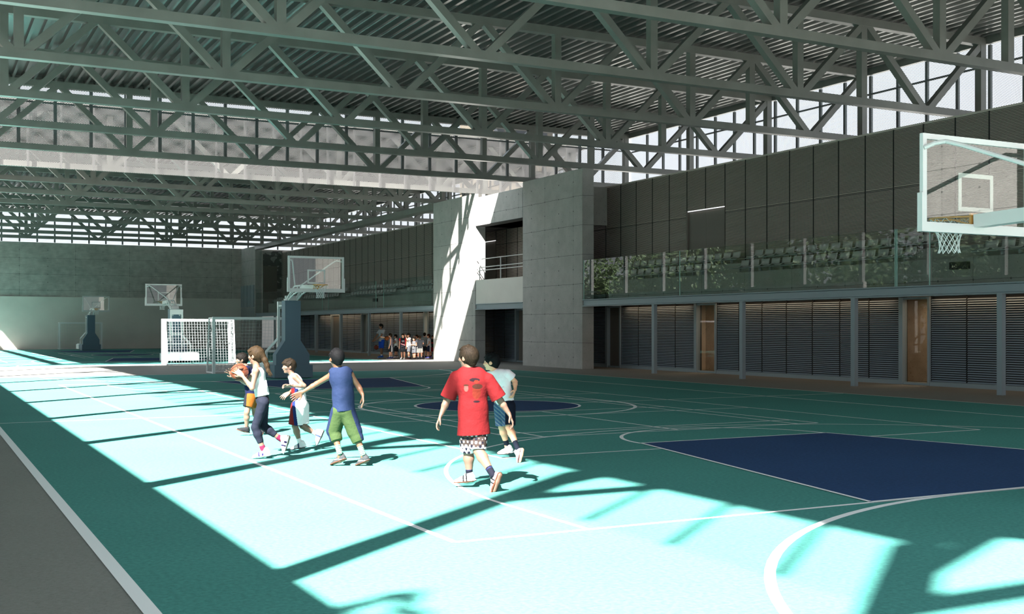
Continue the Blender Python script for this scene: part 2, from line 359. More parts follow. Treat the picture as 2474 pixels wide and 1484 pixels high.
for i,y in enumerate(ys):
    o=c0 if i==0 else c0.copy()
    if i: COL.objects.link(o)
    o.location=(24.46,y,0); n=i
    near=i<7; k=(7-i if near else i-6)
    tag(o,'slender grey steel column holding the %s gallery beam, %s counted from the shaded pier'%('near' if near else 'far',('first','second','third','fourth','fifth','sixth','seventh','eighth')[k-1]) if near else 'slender grey steel column under the far gallery, %s counted from the waiting children'%('first','second','third','fourth','fifth','sixth')[k-1],'column','gallery columns')
for i,(a,b) in enumerate(((-6.,39.9),(56.6,90.9))):
    mb=MB(); mb.prism([(25.32,a,2.86),(26.44,a,2.86),(26.44,a,3.98),(25.78,a,3.98),(25.78,a,3.62),(25.32,a,3.62)][::-1],(0,b-a,0))
    tag(mb.build('seating_tier',M['conc_dark']),('stepped concrete seating tier behind the glass railing of the near hall','stepped concrete seating tier in the far gallery above the waiting children')[i],'tier')
# gallery end walls, balcony in the gap
S(MB().box(24.96,26.46,41.8,42.1,6.1,7.74),'wall_cross',M['conc_dark']); S(MB().box(25.2,26.56,44.9,45.2,2.86,7.7),'wall_cross',M['conc_dark'])
S(MB().box(24.96,26.56,91.2,91.44,2.86,7.9),'wall_cross',M['conc_dark'])
d=tag(MB().box(25.0,26.1,91.12,91.2,2.9,6.67).build('door_20',M['door_panel']),kind='structure')
fs=empty('balcony',(24.4,48.1,2.86)); tag(fs,'concrete balcony with white railing in the gap between the two piers','balcony')
MB().box(.0,.3,-2.42,2.47,3.83,5.19).build('fascia',M['conc_x'],fs); MB().box(.0,2.1,-2.42,2.47,3.80,3.83).box(.56,2.1,-3.2,8.,3.80,3.83).build('soffit_and_added_sun_block',M['louver_back'],fs)  # second slab is added unseen behind the piers to block leaking sun
MB().box(.02,.2,-2.42,2.47,0,1.16).build('parapet',M['plaster'],fs)
for z in (2.17,1.77,1.62): MB().tube([(.05,-2.4,z),(.05,2.45,z)],.022,8).build('rail',M['white_paint'],fs)
for y in (-.15,2.1): MB().box(.03,.07,y-.02,y+.02,1.16,2.17).build('post',M['white_paint'],fs)
# lamps under the gallery
for a,b in ((-5,3.2),(4.8,13.6),(15.2,24),(25.5,34.1),(35.8,40.3),(62,71),(72.6,81),(56.2,61)):
    la=bpy.data.lights.new('soffit_lamp','AREA'); la.shape='RECTANGLE'; la.size=.05; la.size_y=b-a; la.energy=SOFF*(b-a); la.color=(1,.68,.4)
    lo=bpy.data.objects.new('soffit_lamp',la); COL.objects.link(lo); lo.location=(26.3,(a+b)/2,2.63)
# ---------------------------------------------------------------- glass railing
def rail(a,b,label,edges=(1,1),z1=4.47):
    t=empty('glass_railing',(24.42,(a+b)/2,2.86)); tag(t,label,'railing','glass railings of the gallery'); h=(b-a)/2
    MB().box(-.007,.007,-h+.01,h-.01,0,z1-2.86).build('glass_pane',M['glass'],t)
    for e,s_ in zip(edges,(-1,1)):
        if e: MB().box(-.012,.012,s_*h-.012,s_*h+.012,0,z1-2.86).build('edge_post',M['glass_edge'],t)
rail(33.74,40.35,'clear glass railing pane nearest the shaded concrete pier',(0,1))
rail(23.50,33.70,'long clear glass railing pane before the middle seat block of the near hall')
rail(22.27,23.44,'narrow clear glass railing pane between two close posts behind the right hoop')
rail(8.0,22.2,'clear glass railing pane running out of view below the near backboard',(0,0))
rail(56.0,63.0,'clear glass railing pane at the far gallery end nearest the sunlit pier',(0,1))
rail(64.25,73.15,'long clear glass railing pane before the middle far seats',(1,1))
rail(74.4,91.2,'farthest clear glass railing pane near the back wall',(1,0))
# ---------------------------------------------------------------- seats
def seat_mesh():
    prof=[(0,.0),(.05,.03),(.14,.025),(.26,.015),(.33,.03),(.365,.08),(.385,.17),(.40,.255)]
    mb=MB(); W_=.42; T=.016; n=len(prof); ny=6
    for side in (0,1):
        pass
    vs=[];fs=[]
    for (x,z) in prof:
        for j in range(ny+1):
            y=-W_/2+W_*j/ny; cu=(abs(y)/(W_/2))**3*.018
            vs.append((x,y,z+cu if z<.06 else z-(.02 if j in(0,ny) and z>.3 else 0)))
    m_=len(vs)
    vs+=[(v[0]+(.012 if i//(ny+1)>4 else 0),v[1],v[2]-(T if i//(ny+1)<=4 else 0)) for i,v in enumerate(vs)]
    for i in range(n-1):
        for j in range(ny):
            a=i*(ny+1)+j; fs.append((a,a+1,a+ny+2,a+ny+1)); fs.append((m_+a+ny+1,m_+a+ny+2,m_+a+1,m_+a))
    bd=[j for j in range(ny+1)]+[i*(ny+1)+ny for i in range(1,n)]+[(n-1)*(ny+1)+j for j in range(ny-1,-1,-1)]+[i*(ny+1) for i in range(n-2,0,-1)]
    for i in range(len(bd)):
        a,b=bd[i],bd[(i+1)%len(bd)]; fs.append((b,a,m_+a,m_+b))
    mb.add(vs,fs); return mb
seat0=seat_mesh().build('stadium_seat',M['seat'],smooth=True,link=False)
brk0=MB().box(.12,.2,-.03,.03,-.16,.005).build('seat_bracket',M['seat_rail'],link=False)
blocks=[ # (label, X, Z, y start, n)
 ('grey plastic seat in the front row of the block beside the shaded pier',25.28,3.80,33.75,12),
 ('grey plastic seat in the back row of the block beside the shaded pier',25.76,4.17,32.65,14),
 ('grey plastic seat in the front row of the middle near block',25.28,3.80,24.1,15),
 ('grey plastic seat in the back row of the middle near block',25.76,4.17,23.4,16),
 ('grey plastic seat in the front row of the block behind the right hoop',25.28,3.80,15.4,12),
 ('grey plastic seat in the back row of the block behind the right hoop',25.76,4.17,15.0,11),
 ('grey plastic seat in the front row of the far block above the waiting children',25.28,3.80,57.4,10),
 ('grey plastic seat in the back row of the far block above the waiting children',25.76,4.17,57.4,9),
 ('grey plastic seat in the front row of the far middle block',25.28,3.80,64.4,15),
 ('grey plastic seat in the back row of the far middle block',25.76,4.17,63.6,16),
 ('grey plastic seat in the front row seen left of the net of the main hoop',25.28,3.80,74.8,15),
 ('grey plastic seat in the back row seen behind the main backboard',25.76,4.17,74.4,16),
 ('grey plastic seat in the front row of the farthest block',25.28,3.80,84.6,10),
 ('grey plastic seat in the back row of the farthest block',25.76,4.17,84.2,8)]
for bi,(lb,x,z,y0,n) in enumerate(blocks):
    rl=tag(MB().box(x+.06,x+.11,y0-.35,y0+n*.535-.15,z-.055,z-.02).build('seat_rail',M['seat_rail']),'dark rail under the '+lb.replace('grey plastic seat in the ','seats of the ').replace('seats of the ','',1) if False else 'dark rail carrying the '+lb.replace('grey plastic seat in the ','').replace('above the waiting children','over the children'),'rail')
    for k in range(n):
        s_=seat0.copy(); COL.objects.link(s_); s_.location=(x,y0+k*.535,z); tag(s_,lb,'seat',lb.replace('grey plastic seat in the ','seats, '))
        if y0<50: q=brk0.copy(); COL.objects.link(q); q.parent=s_
vb=[(24.9,'small dark vent box on the seating tier below the right hoop net'),(69.5,'small dark vent box on the far seating tier')]
for y,lb in vb: tag(MB().box(25.2,25.32,y-3.2,y-2.6,3.3,3.5).build('vent_box',M['louver_back']),lb,'vent')
# ---------------------------------------------------------------- roofs and trusses
ZB,ZTOP=8.3,10.66; CH=.22; ND=[2.27+5.06*k for k in range(6)]; XE0,XE1=XL+.06,30.05
def make_truss():
    t=empty('roof_truss',(14.5,0,ZB))
    def P(mb,n): 
        for i,v in enumerate(mb.v): mb.v[i]=(v[0]-14.5,v[1],v[2]-ZB)
        return mb.build(n,M['steel'],t)
    P(MB().box(XE0-.1,XE1+.1,0,.24,ZB,ZB+CH),'bottom_chord'); P(MB().box(XE0-.1,XE1+.1,0,.24,ZTOP,ZTOP+.24),'top_chord')
    y=.12; zb=ZB+CH*.5; zt=ZTOP+.1
    for x in ND:
        for s_ in (-1,1):
            P(MB().bar((x+s_*.08,y,zb),(x+s_*2.5,y,zt),.2,.215,(0,1,0)),'diagonal')
        if x<27 and abs(x-12.39)>.3: P(MB().box(x-.11,x+.11,.01,.23,ZB+CH,ZTOP),'vertical')
        g=MB(); g.prism([(x-.42,.0,ZB+CH),(x+.42,.0,ZB+CH),(x+.12,.0,ZB+CH+.34),(x-.12,.0,ZB+CH+.34)][::-1],(0,.2,0)) if False else None
    P(MB().box(24.86,25.08,.01,.23,ZB+CH,ZTOP),'vertical')
    P(MB().box(XE1-.13,XE1+.1,.0,.24,ZB+CH,ZTOP),'end_post'); P(MB().box(XE0-.1,XE0+.1,.0,.24,ZB+CH,ZTOP),'end_post')
    P(MB().bar((ND[0]-2.5,y,zt),(XE0+.05,y,ZB+1.2),.18,.18,(0,1,0)),'diagonal')
    return t
tr0=make_truss()
T1=[-.38+5.12*k for k in range(10)]; T2=[50.62]+[50.55+5.12*k for k in range(1,9)]
ordn=('first','second','third','fourth','fifth','sixth','seventh','eighth','ninth','tenth')
for i,y in enumerate(T1+T2):
    o=tr0 if i==0 else copy_tree(tr0)
    o.location=(14.5,y,ZB)
    if i<10: lb='grey-green steel roof truss over the near court, %s counted from the open gap'%ordn[9-i]
    else: lb='grey-green steel roof truss of the far hall, %s counted from the open gap'%ordn[i-10]
    tag(o,lb,'truss','steel roof trusses')
def deck(y0,y1):
    mb=MB(); p=.3615; x=-1.4; pr=[]
    while x<30.6:
        pr+=[(x,11.04),(x+.205,11.04),(x+.235,10.90),(x+.3315,10.90)]; x+=p
    pr=[(x_,z_) for x_,z_ in pr]; n=len(pr)
    vs=[(x_,y0,z_) for x_,z_ in pr]+[(x_,y1,z_) for x_,z_ in pr]
    mb.add(vs,[(i,n+i,n+i+1,i+1) for i in range(n-1)]); return mb
for a,b in ((-.5,46.05),(50.45,96.3)):
    c_=S(deck(a,b),'ceiling',M['deck']); S(MB().box(-1.4,30.7,a,b,11.05,11.25),'roof_top',M['deck_top'],c_)
    for y in (a,b-.12): S(MB().box(-1.4,30.7,y,y+.12,10.9,11.25),'roof_edge',M['steel'],c_)
    for x in (XL-.1,30.2): S(MB().box(x,x+.15,a,b,10.72,11.03),'eaves_beam',M['steel'],c_)
tag(MB().box(24.35,24.95,55.7,91.45,7.98,8.29).build('long_beam',M['steel']),'long steel beam joining the two far piers under the trusses','beam')
tag(MB().box(XL+.13,XL+.31,50.9,95.6,8.56,9.1).build('long_beam',M['steel']),'long steel beam along the open side of the far hall','beam')
# ---------------------------------------------------------------- expanded-metal screens
def screen(label,axis,pos,a,b,z0,z1,off,step,mt,mm,mw,rails=(),matfr=None):
    t=empty('mesh_screen',(0,0,0)); mid=(a+b)/2
    t.location=(mid,pos,z0) if axis=='X' else (pos,mid,z0); tag(t,label,'screen','expanded metal screens')
    def bx(u0,u1,w0,w1,p0,p1):
        return MB().box(u0,u1,w0,w1,p0,p1) if axis=='X' else MB().box(w0,w1,u0,u1,p0,p1)
    h=(b-a)/2; H_=z1-z0
    pn=MB()
    if axis=='X': pn.add([(-h,0,0),(h,0,0),(h,0,H_),(-h,0,H_)],[(0,1,2,3)])
    else: pn.add([(0,-h,0),(0,h,0),(0,h,H_),(0,-h,H_)],[(0,1,2,3)])
    pn.build('mesh_panel',mt,t)
    k=math.ceil((a-off)/step); 
    while off+k*step<b:
        u=off+k*step-mid; bx(u-mw/2,u+mw/2,.01,.1,0,H_).build('mullion',mm,t); k+=1
    for z in rails: bx(-h,h,.02,.08,z-z0-.03,z-z0+.03).build('cross_rail',mm,t)
screen('dark expanded metal screen closing the far end of the near roof','X',46.2,-1.1,30.2,8.5,10.88,3.44,1.28,M['mesh_dark'],M['mullion'],.12,(10.16,))
screen('sunlit white expanded metal screen hanging across the front of the far roof','X',50.34,-1.1,30.2,8.25,11.1,4.10,1.27,M['mesh_lit'],M['mullion_white'],.085)
screen('expanded metal screen above the concrete back wall','X',95.88,-1.0,30.1,8.34,10.86,3.4,1.27,mesh_metal('mesh_screen_back',(.12,.125,.13),'X',.12,.07,.40),M['mullion'],.12)
for (a,b),nm in ((H1,'near'),(H2,'far')):
    y0=4.74 if a<0 else 50.6
    screen('bright expanded metal screen above the louvred wall, right side of the %s hall'%nm,'Y',30.28,a+.1,b-.3,5.6,10.7,y0,1.28,M['mesh_side'],M['mullion'],.1,(10.05,))
    screen('expanded metal screen high on the open left side of the %s hall'%nm,'Y',XL,a+.1,b-.3,8.3,10.7,y0,1.28,M['mesh_open'],M['mullion'],.07)
pc0=None
for i,y in enumerate(T1+T2):
    o=MB().box(-.12,.12,-.13,.13,0,10.7-ZL).build('facade_post',M['mullion_white']) if pc0 is None else pc0.copy()
    if pc0: COL.objects.link(o)
    pc0=o; o.location=(XL-.12,y+.12,ZL)
    tag(o,'pale steel post on the open left side at the %s truss of the %s hall'%(ordn[9-i] if i<10 else ordn[i-10],'near' if i<10 else 'far'),'post','posts of the open left side')
# ---------------------------------------------------------------- basketball stands (board faces local -y)
def make_stand():
    t=empty('basketball_stand',(0,0,0))
    P=lambda mb,n,m_,par=t,sm=False: mb.build(n,m_,par,sm)
    # backboard
    X=.92; Z0,Z1=2.86,3.97; fw=.065
    bd=MB(); bd.box(-X,X,.0,.05,Z1-fw,Z1).box(-X,X,.0,.05,Z0,Z0+fw+.02).box(-X,-X+fw,.0,.05,Z0+fw+.02,Z1-fw).box(X-fw,X,.0,.05,Z0+fw+.02,Z1-fw)
    bf=P(bd,'backboard_frame',M['white_paint'])
    pdm=MB(); pdm.box(-X-.025,X+.025,-.012,.062,Z0-.03,Z0+.065).box(-X-.025,-X+.05,-.012,.062,Z0+.065,Z0+.42).box(X-.05,X+.025,-.012,.062,Z0+.065,Z0+.42)
    P(pdm,'edge_padding',M['white_paint'],bf)
    P(MB().box(-X+fw,X-fw,.018,.030,Z0+fw,Z1-fw),'backboard_glass',M['board_glass'],bf)
    tg=MB(); tx=.295; a,b=3.10,3.55; l=.05
    tg.box(-tx,tx,.010,.017,b-l,b).box(-tx,tx,.010,.017,a,a+l).box(-tx,-tx+l,.010,.017,a+l,b-l).box(tx-l,tx,.010,.017,a+l,b-l)
    P(tg,'target_square',M['white_paint'],bf)
    # rim, bracket, net
    R=.2286; ry=-.385
    rm=MB(); rm.tube([(R*math.cos(2*PI*i/28),ry+R*math.sin(2*PI*i/28),3.05) for i in range(28)],.011,6,True)
    rm.bar((0,.0,3.045),(0,ry+R-.02,3.045),.10,.02).box(-.09,.09,-.01,.02,2.93,3.08)
    rm.bar((-.08,.0,2.95),(-.15,ry+.10,3.04),.018,.018).bar((.08,.0,2.95),(.15,ry+.10,3.04),.018,.018).bar((-.07,0,3.045),(-.19,ry+.12,3.05),.018,.018).bar((.07,0,3.045),(.19,ry+.12,3.05),.018,.018)
    rb=P(rm,'rim',M['orange'])
    nt=MB(); n=12; rows=((3.05,R),(2.99,.205),(2.93,.175),(2.87,.15),(2.81,.128),(2.75,.118),(2.69,.115),(2.63,.13))
    for i in range(n):
        for s_ in (-1,1):
            pl=[]
            for j,(z,r) in enumerate(rows):
                a_=2*PI*(i+s_*j*.5)/n; pl.append((r*math.cos(a_),ry+r*math.sin(a_),z))
            nt.tube(pl,.0042,4)
    P(nt,'net',M['net'],rb)
    # braces to the top corners
    for s_ in (-1,1):
        P(MB().tube([(s_*.90,.05,3.80),(s_*.82,.13,3.845),(s_*.74,.22,3.86),(s_*.66,.38,3.80),(s_*.12,1.93,3.13)],.026,8),'brace',M['white_paint'])
    # arm: box beam behind the rim, then two bowed members down to the tower
    am=MB(); am.bar((0,.05,2.985),(0,1.5,3.03),.17,.155)
    P(am,'arm',M['white_paint'])
    sa=MB()
    for s_ in (-1,1):
        sa.tube([(s_*.09,1.35,3.09),(s_*.14,1.9,3.08),(s_*.15,2.4,2.85),(s_*.16,2.95,2.55),(s_*.16,3.25,2.3)],.03,6)
        sa.tube([(s_*.13,1.4,2.92),(s_*.14,2.0,2.82),(s_*.15,2.6,2.62),(s_*.16,3.0,2.40)],.03,6)
        for (y1,z1,y2,z2) in ((1.55,3.06,1.75,2.87),(2.15,2.94,2.0,2.82),(2.15,2.94,2.45,2.68),(2.7,2.7,2.5,2.68)): sa.tube([(s_*.14,y1,z1),(s_*.145,y2,z2)],.02,5)
    P(sa,'arm_truss',M['white_paint'])
    P(MB().box(-.20,.20,2.62,2.95,2.62,2.68).box(-.12,.12,2.66,2.9,2.68,2.76).tube([(-.2,2.78,2.74),(.2,2.78,2.74)],.05,8),'mount',M['white_paint'])
    # padded tower
    F_=2.55; B_=2.95
    out=[(-.27,2.62),(-.27,1.27),(-.58,.80),(-.58,.03),(.58,.03),(.58,.80),(.27,1.27),(.27,2.62)]
    P(MB().prism([(x,F_,z) for x,z in out],(0,B_-F_,0)),'tower_pad',M['pad'])
    # white rear frame
    fr=MB()
    for s_ in (-1,1):
        fr.bar((s_*.27,3.32,.62),(s_*.27,3.32,2.55),.08,.08,(0,1,0)); fr.bar((s_*.27,3.32,1.35),(s_*.62,3.6,.88),.08,.08); fr.bar((s_*.62,3.6,.90),(s_*.62,3.6,.62),.07,.07,(0,1,0))
        fr.tube([(s_*.62,3.6,.66),(s_*.62,3.6,.36)],.05,8); fr.bar((s_*.27,3.32,2.45),(s_*.2,2.95,2.45),.06,.06)
    fr.box(-.31,.31,3.26,3.38,2.35,2.6).bar((-.30,3.32,1.38),(.30,3.32,1.38),.08,.08).bar((-.64,3.6,.90),(.64,3.6,.90),.07,.07)
    P(fr,'rear_frame',M['white_paint'])
    P(MB().prism([(-.66,2.45,.02),(.66,2.45,.02),(.72,3.3,.02),(-.72,3.3,.02)],(0,0,.42)),'base_pad',M['pad'])
    P(MB().box(-.80,.80,3.3,4.75,.10,.44).prism([(-.74,3.3,.44),(.74,3.3,.44),(.74,4.7,.44),(-.74,4.7,.44)],(0,0,.05)),'ballast_box',mat('ballast_white',(.33,.37,.38),.5))
    wh=MB()
    for s_ in (-1,1):
        for y in (2.7,4.6): wh.tube([(s_*.5-.03,y,.055),(s_*.5+.03,y,.055)],.055,10)
    P(wh,'castors',M['seat_rail'])
    return t
st=make_stand()
STS=[(st,(XC,35.1,0),0,'main basketball stand with blue-grey padded tower at the far end of the near court'),
 (copy_tree(st),(XC-.07,9.58,0),PI,'nearest basketball hoop, glass backboard seen from behind at the right picture edge'),
 (copy_tree(st),(XC+.2,61.3,0),PI,'basketball stand seen from behind with white frame and ballast behind the sunlit goal'),
 (copy_tree(st),(XC+.3,87.0,0),0,'farthest basketball stand before the back wall and far goal')]
for o,l,rz,lb in STS: o.location=l; o.rotation_euler=(0,0,rz); tag(o,lb,'basketball hoop','basketball stands')
# ---------------------------------------------------------------- goals (mouth faces local -y)
def make_goal():
    t=empty('handball_goal')
    P=lambda mb,n,m_,sm=False: mb.build(n,m_,t,sm)
    for s_ in (-1,1): P(MB().box(s_*1.54-.05,s_*1.54+.05,-.05,.05,0,2.0),'post',M['goal_steel'])
    P(MB().box(-1.59,1.59,-.05,.05,2.0,2.10),'crossbar',M['goal_steel'])
    fr=MB()
    for s_ in (-1,1):
        fr.bar((s_*1.54,.0,2.06),(s_*1.54,.75,2.06),.045,.045); fr.bar((s_*1.54,.75,2.06),(s_*1.54,1.1,.03),.045,.045); fr.bar((s_*1.54,0,.03),(s_*1.54,1.1,.03),.05,.05)
    fr.bar((-1.54,1.1,.03),(1.54,1.1,.03),.05,.05).bar((-1.54,.75,2.06),(1.54,.75,2.06),.045,.045)
    P(fr,'rear_frame',M['goal_steel'])
    nt=MB(); r=.0048; st_=.125
    def back(x,z): return (x,.75+.35*(2.04-z)/2.04+.03*math.sin(x*5)*math.sin(z*2.5),z)
    x=-1.5
    while x<=1.51: nt.tube([back(x,z) for z in (2.04,1.5,1,.5,.05)],r,3); nt.tube([(x,0,2.06),(x,.75,2.04)],r,3); x+=st_
    z=.1
    while z<2.05:
        nt.tube([back(x_,z) for x_ in (-1.54,-.77,0,.77,1.54)],r,3)
        for s_ in (-1,1): nt.tube([(s_*1.54,.04,z),(s_*1.54,.73+.35*(2.04-z)/2.04,z)],r,3)
        z+=st_
    for k in range(1,8):
        for s_ in (-1,1): nt.tube([(s_*1.54,k*.125,2.04 if k<6 else 2.04-(k-6)*.7-.3),(s_*1.54,k*.125,.04)],r,3)
    for k in range(1,6): nt.tube([(-1.54,k*.13,2.05),(1.54,k*.13,2.05)],r,3)
    P(nt,'net',M['goal_net']); return t
g0=make_goal()
for o,l,rz,lb in ((g0,(XC+.03,42.62,0),0,'grey handball goal in shade behind the main basketball stand'),(copy_tree(g0),(XC+.35,54.15,0),PI,'white sunlit handball goal in front of the rear-facing basketball stand'),(copy_tree(g0),(XC+.15,94.3,0),0,'farthest handball goal standing against the back wall')):
    o.location=l; o.rotation_euler=(0,0,rz); tag(o,lb,'goal','handball goals')
# ---------------------------------------------------------------- trees beyond the open side (mirrored in the glass)
leafm=mat('leaf_green',(.03,.055,.015),.6,noise=.4,nscale=.6); bark=mat('bark',(.06,.045,.03),.9)
def make_tree(h,rad,seed,n=2600,leaf=.28):
    rnd=random.Random(seed); t=empty('tree')
    tr=MB(); tr.tube([(0,0,0),(.1,.05,h*.3),(.0,.1,h*.62)],.16,7)
    for k in range(7):
        a=rnd.random()*6.28; z=h*(.3+.05*k); tr.tube([(0.05,.05,z),(math.cos(a)*rad*.5,math.sin(a)*rad*.5,z+h*.18)],.05,5)
    tr.build('trunk',bark,t)
    f=MB(); cl=[(rnd.uniform(-.7,.7)*rad,rnd.uniform(-.7,.7)*rad,h*rnd.uniform(.33,.93),rad*rnd.uniform(.3,.5)) for _ in range(22)]
    for _ in range(n):
        cx,cy,cz,cr=rnd.choice(cl); v=Vector((rnd.gauss(0,1),rnd.gauss(0,1),rnd.gauss(0,.8))).normalized()*cr*rnd.uniform(.6,1)
        c=Vector((cx,cy,cz))+v; a=Vector((rnd.gauss(0,1),rnd.gauss(0,1),rnd.gauss(0,1))).normalized(); b=a.orthogonal().normalized()
        l=leaf*rnd.uniform(.6,1.2); f.add([c-a*l,c+b*l*.45,c+a*l,c-b*l*.45],[(0,1,2,3)])
    fo=f.build('foliage',leafm,t); fo['kind']='stuff'; return t
tp=[make_tree(9.5,3.3,1),make_tree(8.5,3.6,2)]
TL=[(-10,3+i*8.3) for i in range(12)]+[(-19,5+i*10.5) for i in range(10)]
for i,(x,y) in enumerate(TL):
    o=tp[i] if i<2 else copy_tree(tp[i%2]); o.location=(x,y,0); o.rotation_euler=(0,0,i*1.3); s_=1.0 if x>-12 else 1.25; o.scale=(s_,s_,s_)
    tag(o,'leafy green tree outside the open left side, mirrored in the gallery glass','tree','trees outside the open side')
for x,y,z in ((-4.6,12.7,9.3),(-4.6,0.9,9.6)):
    o=make_tree(z,1.3,int(y*10)+90,240,.2); o.location=(x,y,0); tag(o,'slim tree close outside, its %s leaf shadow falling on the sunlit court'%('upper' if y>5 else 'lower'),'tree')
# ---------------------------------------------------------------- town beyond the right side
bm_=mat('town_plaster',(.075,.065,.05),.8); bw=mat('town_window',(.02,.022,.025),.3)
def town(x,y,w_,d_,h_,lb):
    t=empty('apartment_building',(x,y,0)); tag(t,lb,'building')
    MB().box(-w_/2,w_/2,-d_/2,d_/2,0,h_).build('wall',bm_,t)
    for k in range(int(h_/3)):
        for j in range(int(w_/3)):
            MB().box(-w_/2+.8+j*3,-w_/2+2.2+j*3,-d_/2-.05,-d_/2+.1,k*3+1,k*3+2.5).build('window',bw,t)
        MB().box(-w_/2+.3,w_/2-.3,-d_/2-1.0,-d_/2,k*3-.1,k*3+.05).build('balcony',bm_,t)
town(66,128,9,8,31,'beige apartment block glimpsed through the metal screen left of the shaded pier top')
# ---------------------------------------------------------------- people: distance-field bodies polygonised by surface nets
V3=lambda *a: np.array(a,dtype=np.float32)
def nrm(v): v=np.array(v,dtype=np.float32); return v/ (np.linalg.norm(v)+1e-9)
class Field:
    def __init__(s): s.ops=[]
    def cone(s,a,b,ra,rb,k=.02,flat=None,sub=False,cut=False):
        a=V3(*a); b=V3(*b); R=max(ra,rb); dn=nrm(b-a)
        def fn(X,Y,Z):
            px,py,pz=X-a[0],Y-a[1],Z-a[2]; d=b-a; L2=float(d@d)+1e-9
            if flat is not None:
                n,q=flat; e=(px*n[0]+py*n[1]+pz*n[2])*(1/q-1); px=px+n[0]*e; py=py+n[1]*e; pz=pz+n[2]*e
            t=np.clip((px*d[0]+py*d[1]+pz*d[2])/L2,0,1)
            r=np.sqrt((px-d[0]*t)**2+(py-d[1]*t)**2+(pz-d[2]*t)**2)
            q_=(r-(ra+(rb-ra)*t))*(min(1,flat[1]) if flat is not None else 1)
            if cut: q_=np.maximum(q_,((X-b[0])*dn[0]+(Y-b[1])*dn[1]+(Z-b[2])*dn[2]))
            return q_
        s.ops.append((fn,np.minimum(a,b)-R-k-.01,np.maximum(a,b)+R+k+.01,k,sub)); return s
    def ell(s,c,ax,rad,k=.02,sub=False):
        c=V3(*c); ax=[nrm(x) for x in ax]; R=max(rad)
        def fn(X,Y,Z):
            px,py,pz=X-c[0],Y-c[1],Z-c[2]; q0=0;q1=0
            for n,r in zip(ax,rad):
                e=px*n[0]+py*n[1]+pz*n[2]; q0=q0+(e/r)**2; q1=q1+(e/r/r)**2
            q0=np.sqrt(q0); return q0*(q0-1)/(np.sqrt(q1)+1e-9)
        s.ops.append((fn,c-R-k-.01,c+R+k+.01,k,sub)); return s
    def mesh(s,h,planes=(),keep=None):
        lo=np.min([o[1] for o in s.ops if not o[4]],axis=0)-2*h; hi=np.max([o[2] for o in s.ops if not o[4]],axis=0)+2*h
        n=np.ceil((hi-lo)/h).astype(int)+1
        F=np.full(n,1.0,dtype=np.float32); g=[(lo[i]+h*np.arange(n[i])).astype(np.float32) for i in range(3)]
        for fn,l,u,k,sub in s.ops:
            i0=np.clip(((l-lo)/h).astype(int)-1,0,n-1); i1=np.clip(((u-lo)/h).astype(int)+2,1,n)
            if (i1<=i0).any(): continue
            sl=tuple(slice(a,b) for a,b in zip(i0,i1))
            d=fn(g[0][sl[0]][:,None,None],g[1][sl[1]][None,:,None],g[2][sl[2]][None,None,:]); A=F[sl]
            if sub: F[sl]=np.maximum(A,-d)
            else:
                hh=np.clip(.5+.5*(A-d)/k,0,1); F[sl]=A*(1-hh)+d*hh-k*hh*(1-hh)
        for p,nn in planes:   # keep the side with (x-p).n < 0
            p=V3(*p); nn=nrm(nn)
            F=np.maximum(F,((g[0]-p[0])*nn[0])[:,None,None]+((g[1]-p[1])*nn[1])[None,:,None]+((g[2]-p[2])*nn[2])[None,None,:])
        S=F<0
        c=[(0,0,0),(1,0,0),(0,1,0),(1,1,0),(0,0,1),(1,0,1),(0,1,1),(1,1,1)]
        sh=lambda A,o: A[o[0]:n[0]-1+o[0],o[1]:n[1]-1+o[1],o[2]:n[2]-1+o[2]]
        cnt=sum(sh(S,o).astype(np.int8) for o in c); act=(cnt>0)&(cnt<8)
        I=np.argwhere(act)
        if len(I)==0: return [],[]
        vals=[F[I[:,0]+o[0],I[:,1]+o[1],I[:,2]+o[2]] for o in c]
        acc=np.zeros((len(I),3),np.float32); num=np.zeros(len(I),np.float32)
        for a in range(8):
            for b in range(a+1,8):
                if sum(x!=y for x,y in zip(c[a],c[b]))!=1: continue
                va,vb=vals[a],vals[b]; m=(va<0)!=(vb<0); t=np.where(m,va/np.where(m,va-vb,1),0)
                pa=np.array(c[a],np.float32); pb=np.array(c[b],np.float32)
                acc+=np.where(m[:,None],pa+(pb-pa)*t[:,None],0); num+=m
        P=lo+h*(I+acc/num[:,None])
        idx=np.full(n-1,-1,np.int64); idx[I[:,0],I[:,1],I[:,2]]=np.arange(len(I))
        Q=[]
        for ax in range(3):
            o=[0,0,0]; o[ax]=1
            A=S[:n[0]-o[0],:n[1]-o[1],:n[2]-o[2]]; B=S[o[0]:,o[1]:,o[2]:]
            E=np.argwhere(A!=B); 
            b_,c_=[(1,2),(2,0),(0,1)][ax]
            ok=(E[:,b_]>0)&(E[:,c_]>0)&(E[:,b_]<n[b_]-1)&(E[:,c_]<n[c_]-1); E=E[ok]
            def ix(db,dc):
                e=E.copy(); e[:,b_]-=db; e[:,c_]-=dc; return idx[e[:,0],e[:,1],e[:,2]]
            q=np.stack([ix(1,1),ix(0,1),ix(0,0),ix(1,0)],1)
            flip=~A[E[:,0],E[:,1],E[:,2]]; q[flip]=q[flip][:,::-1]; Q.append(q[(q>=0).all(1)])
        return P,np.concatenate(Q)
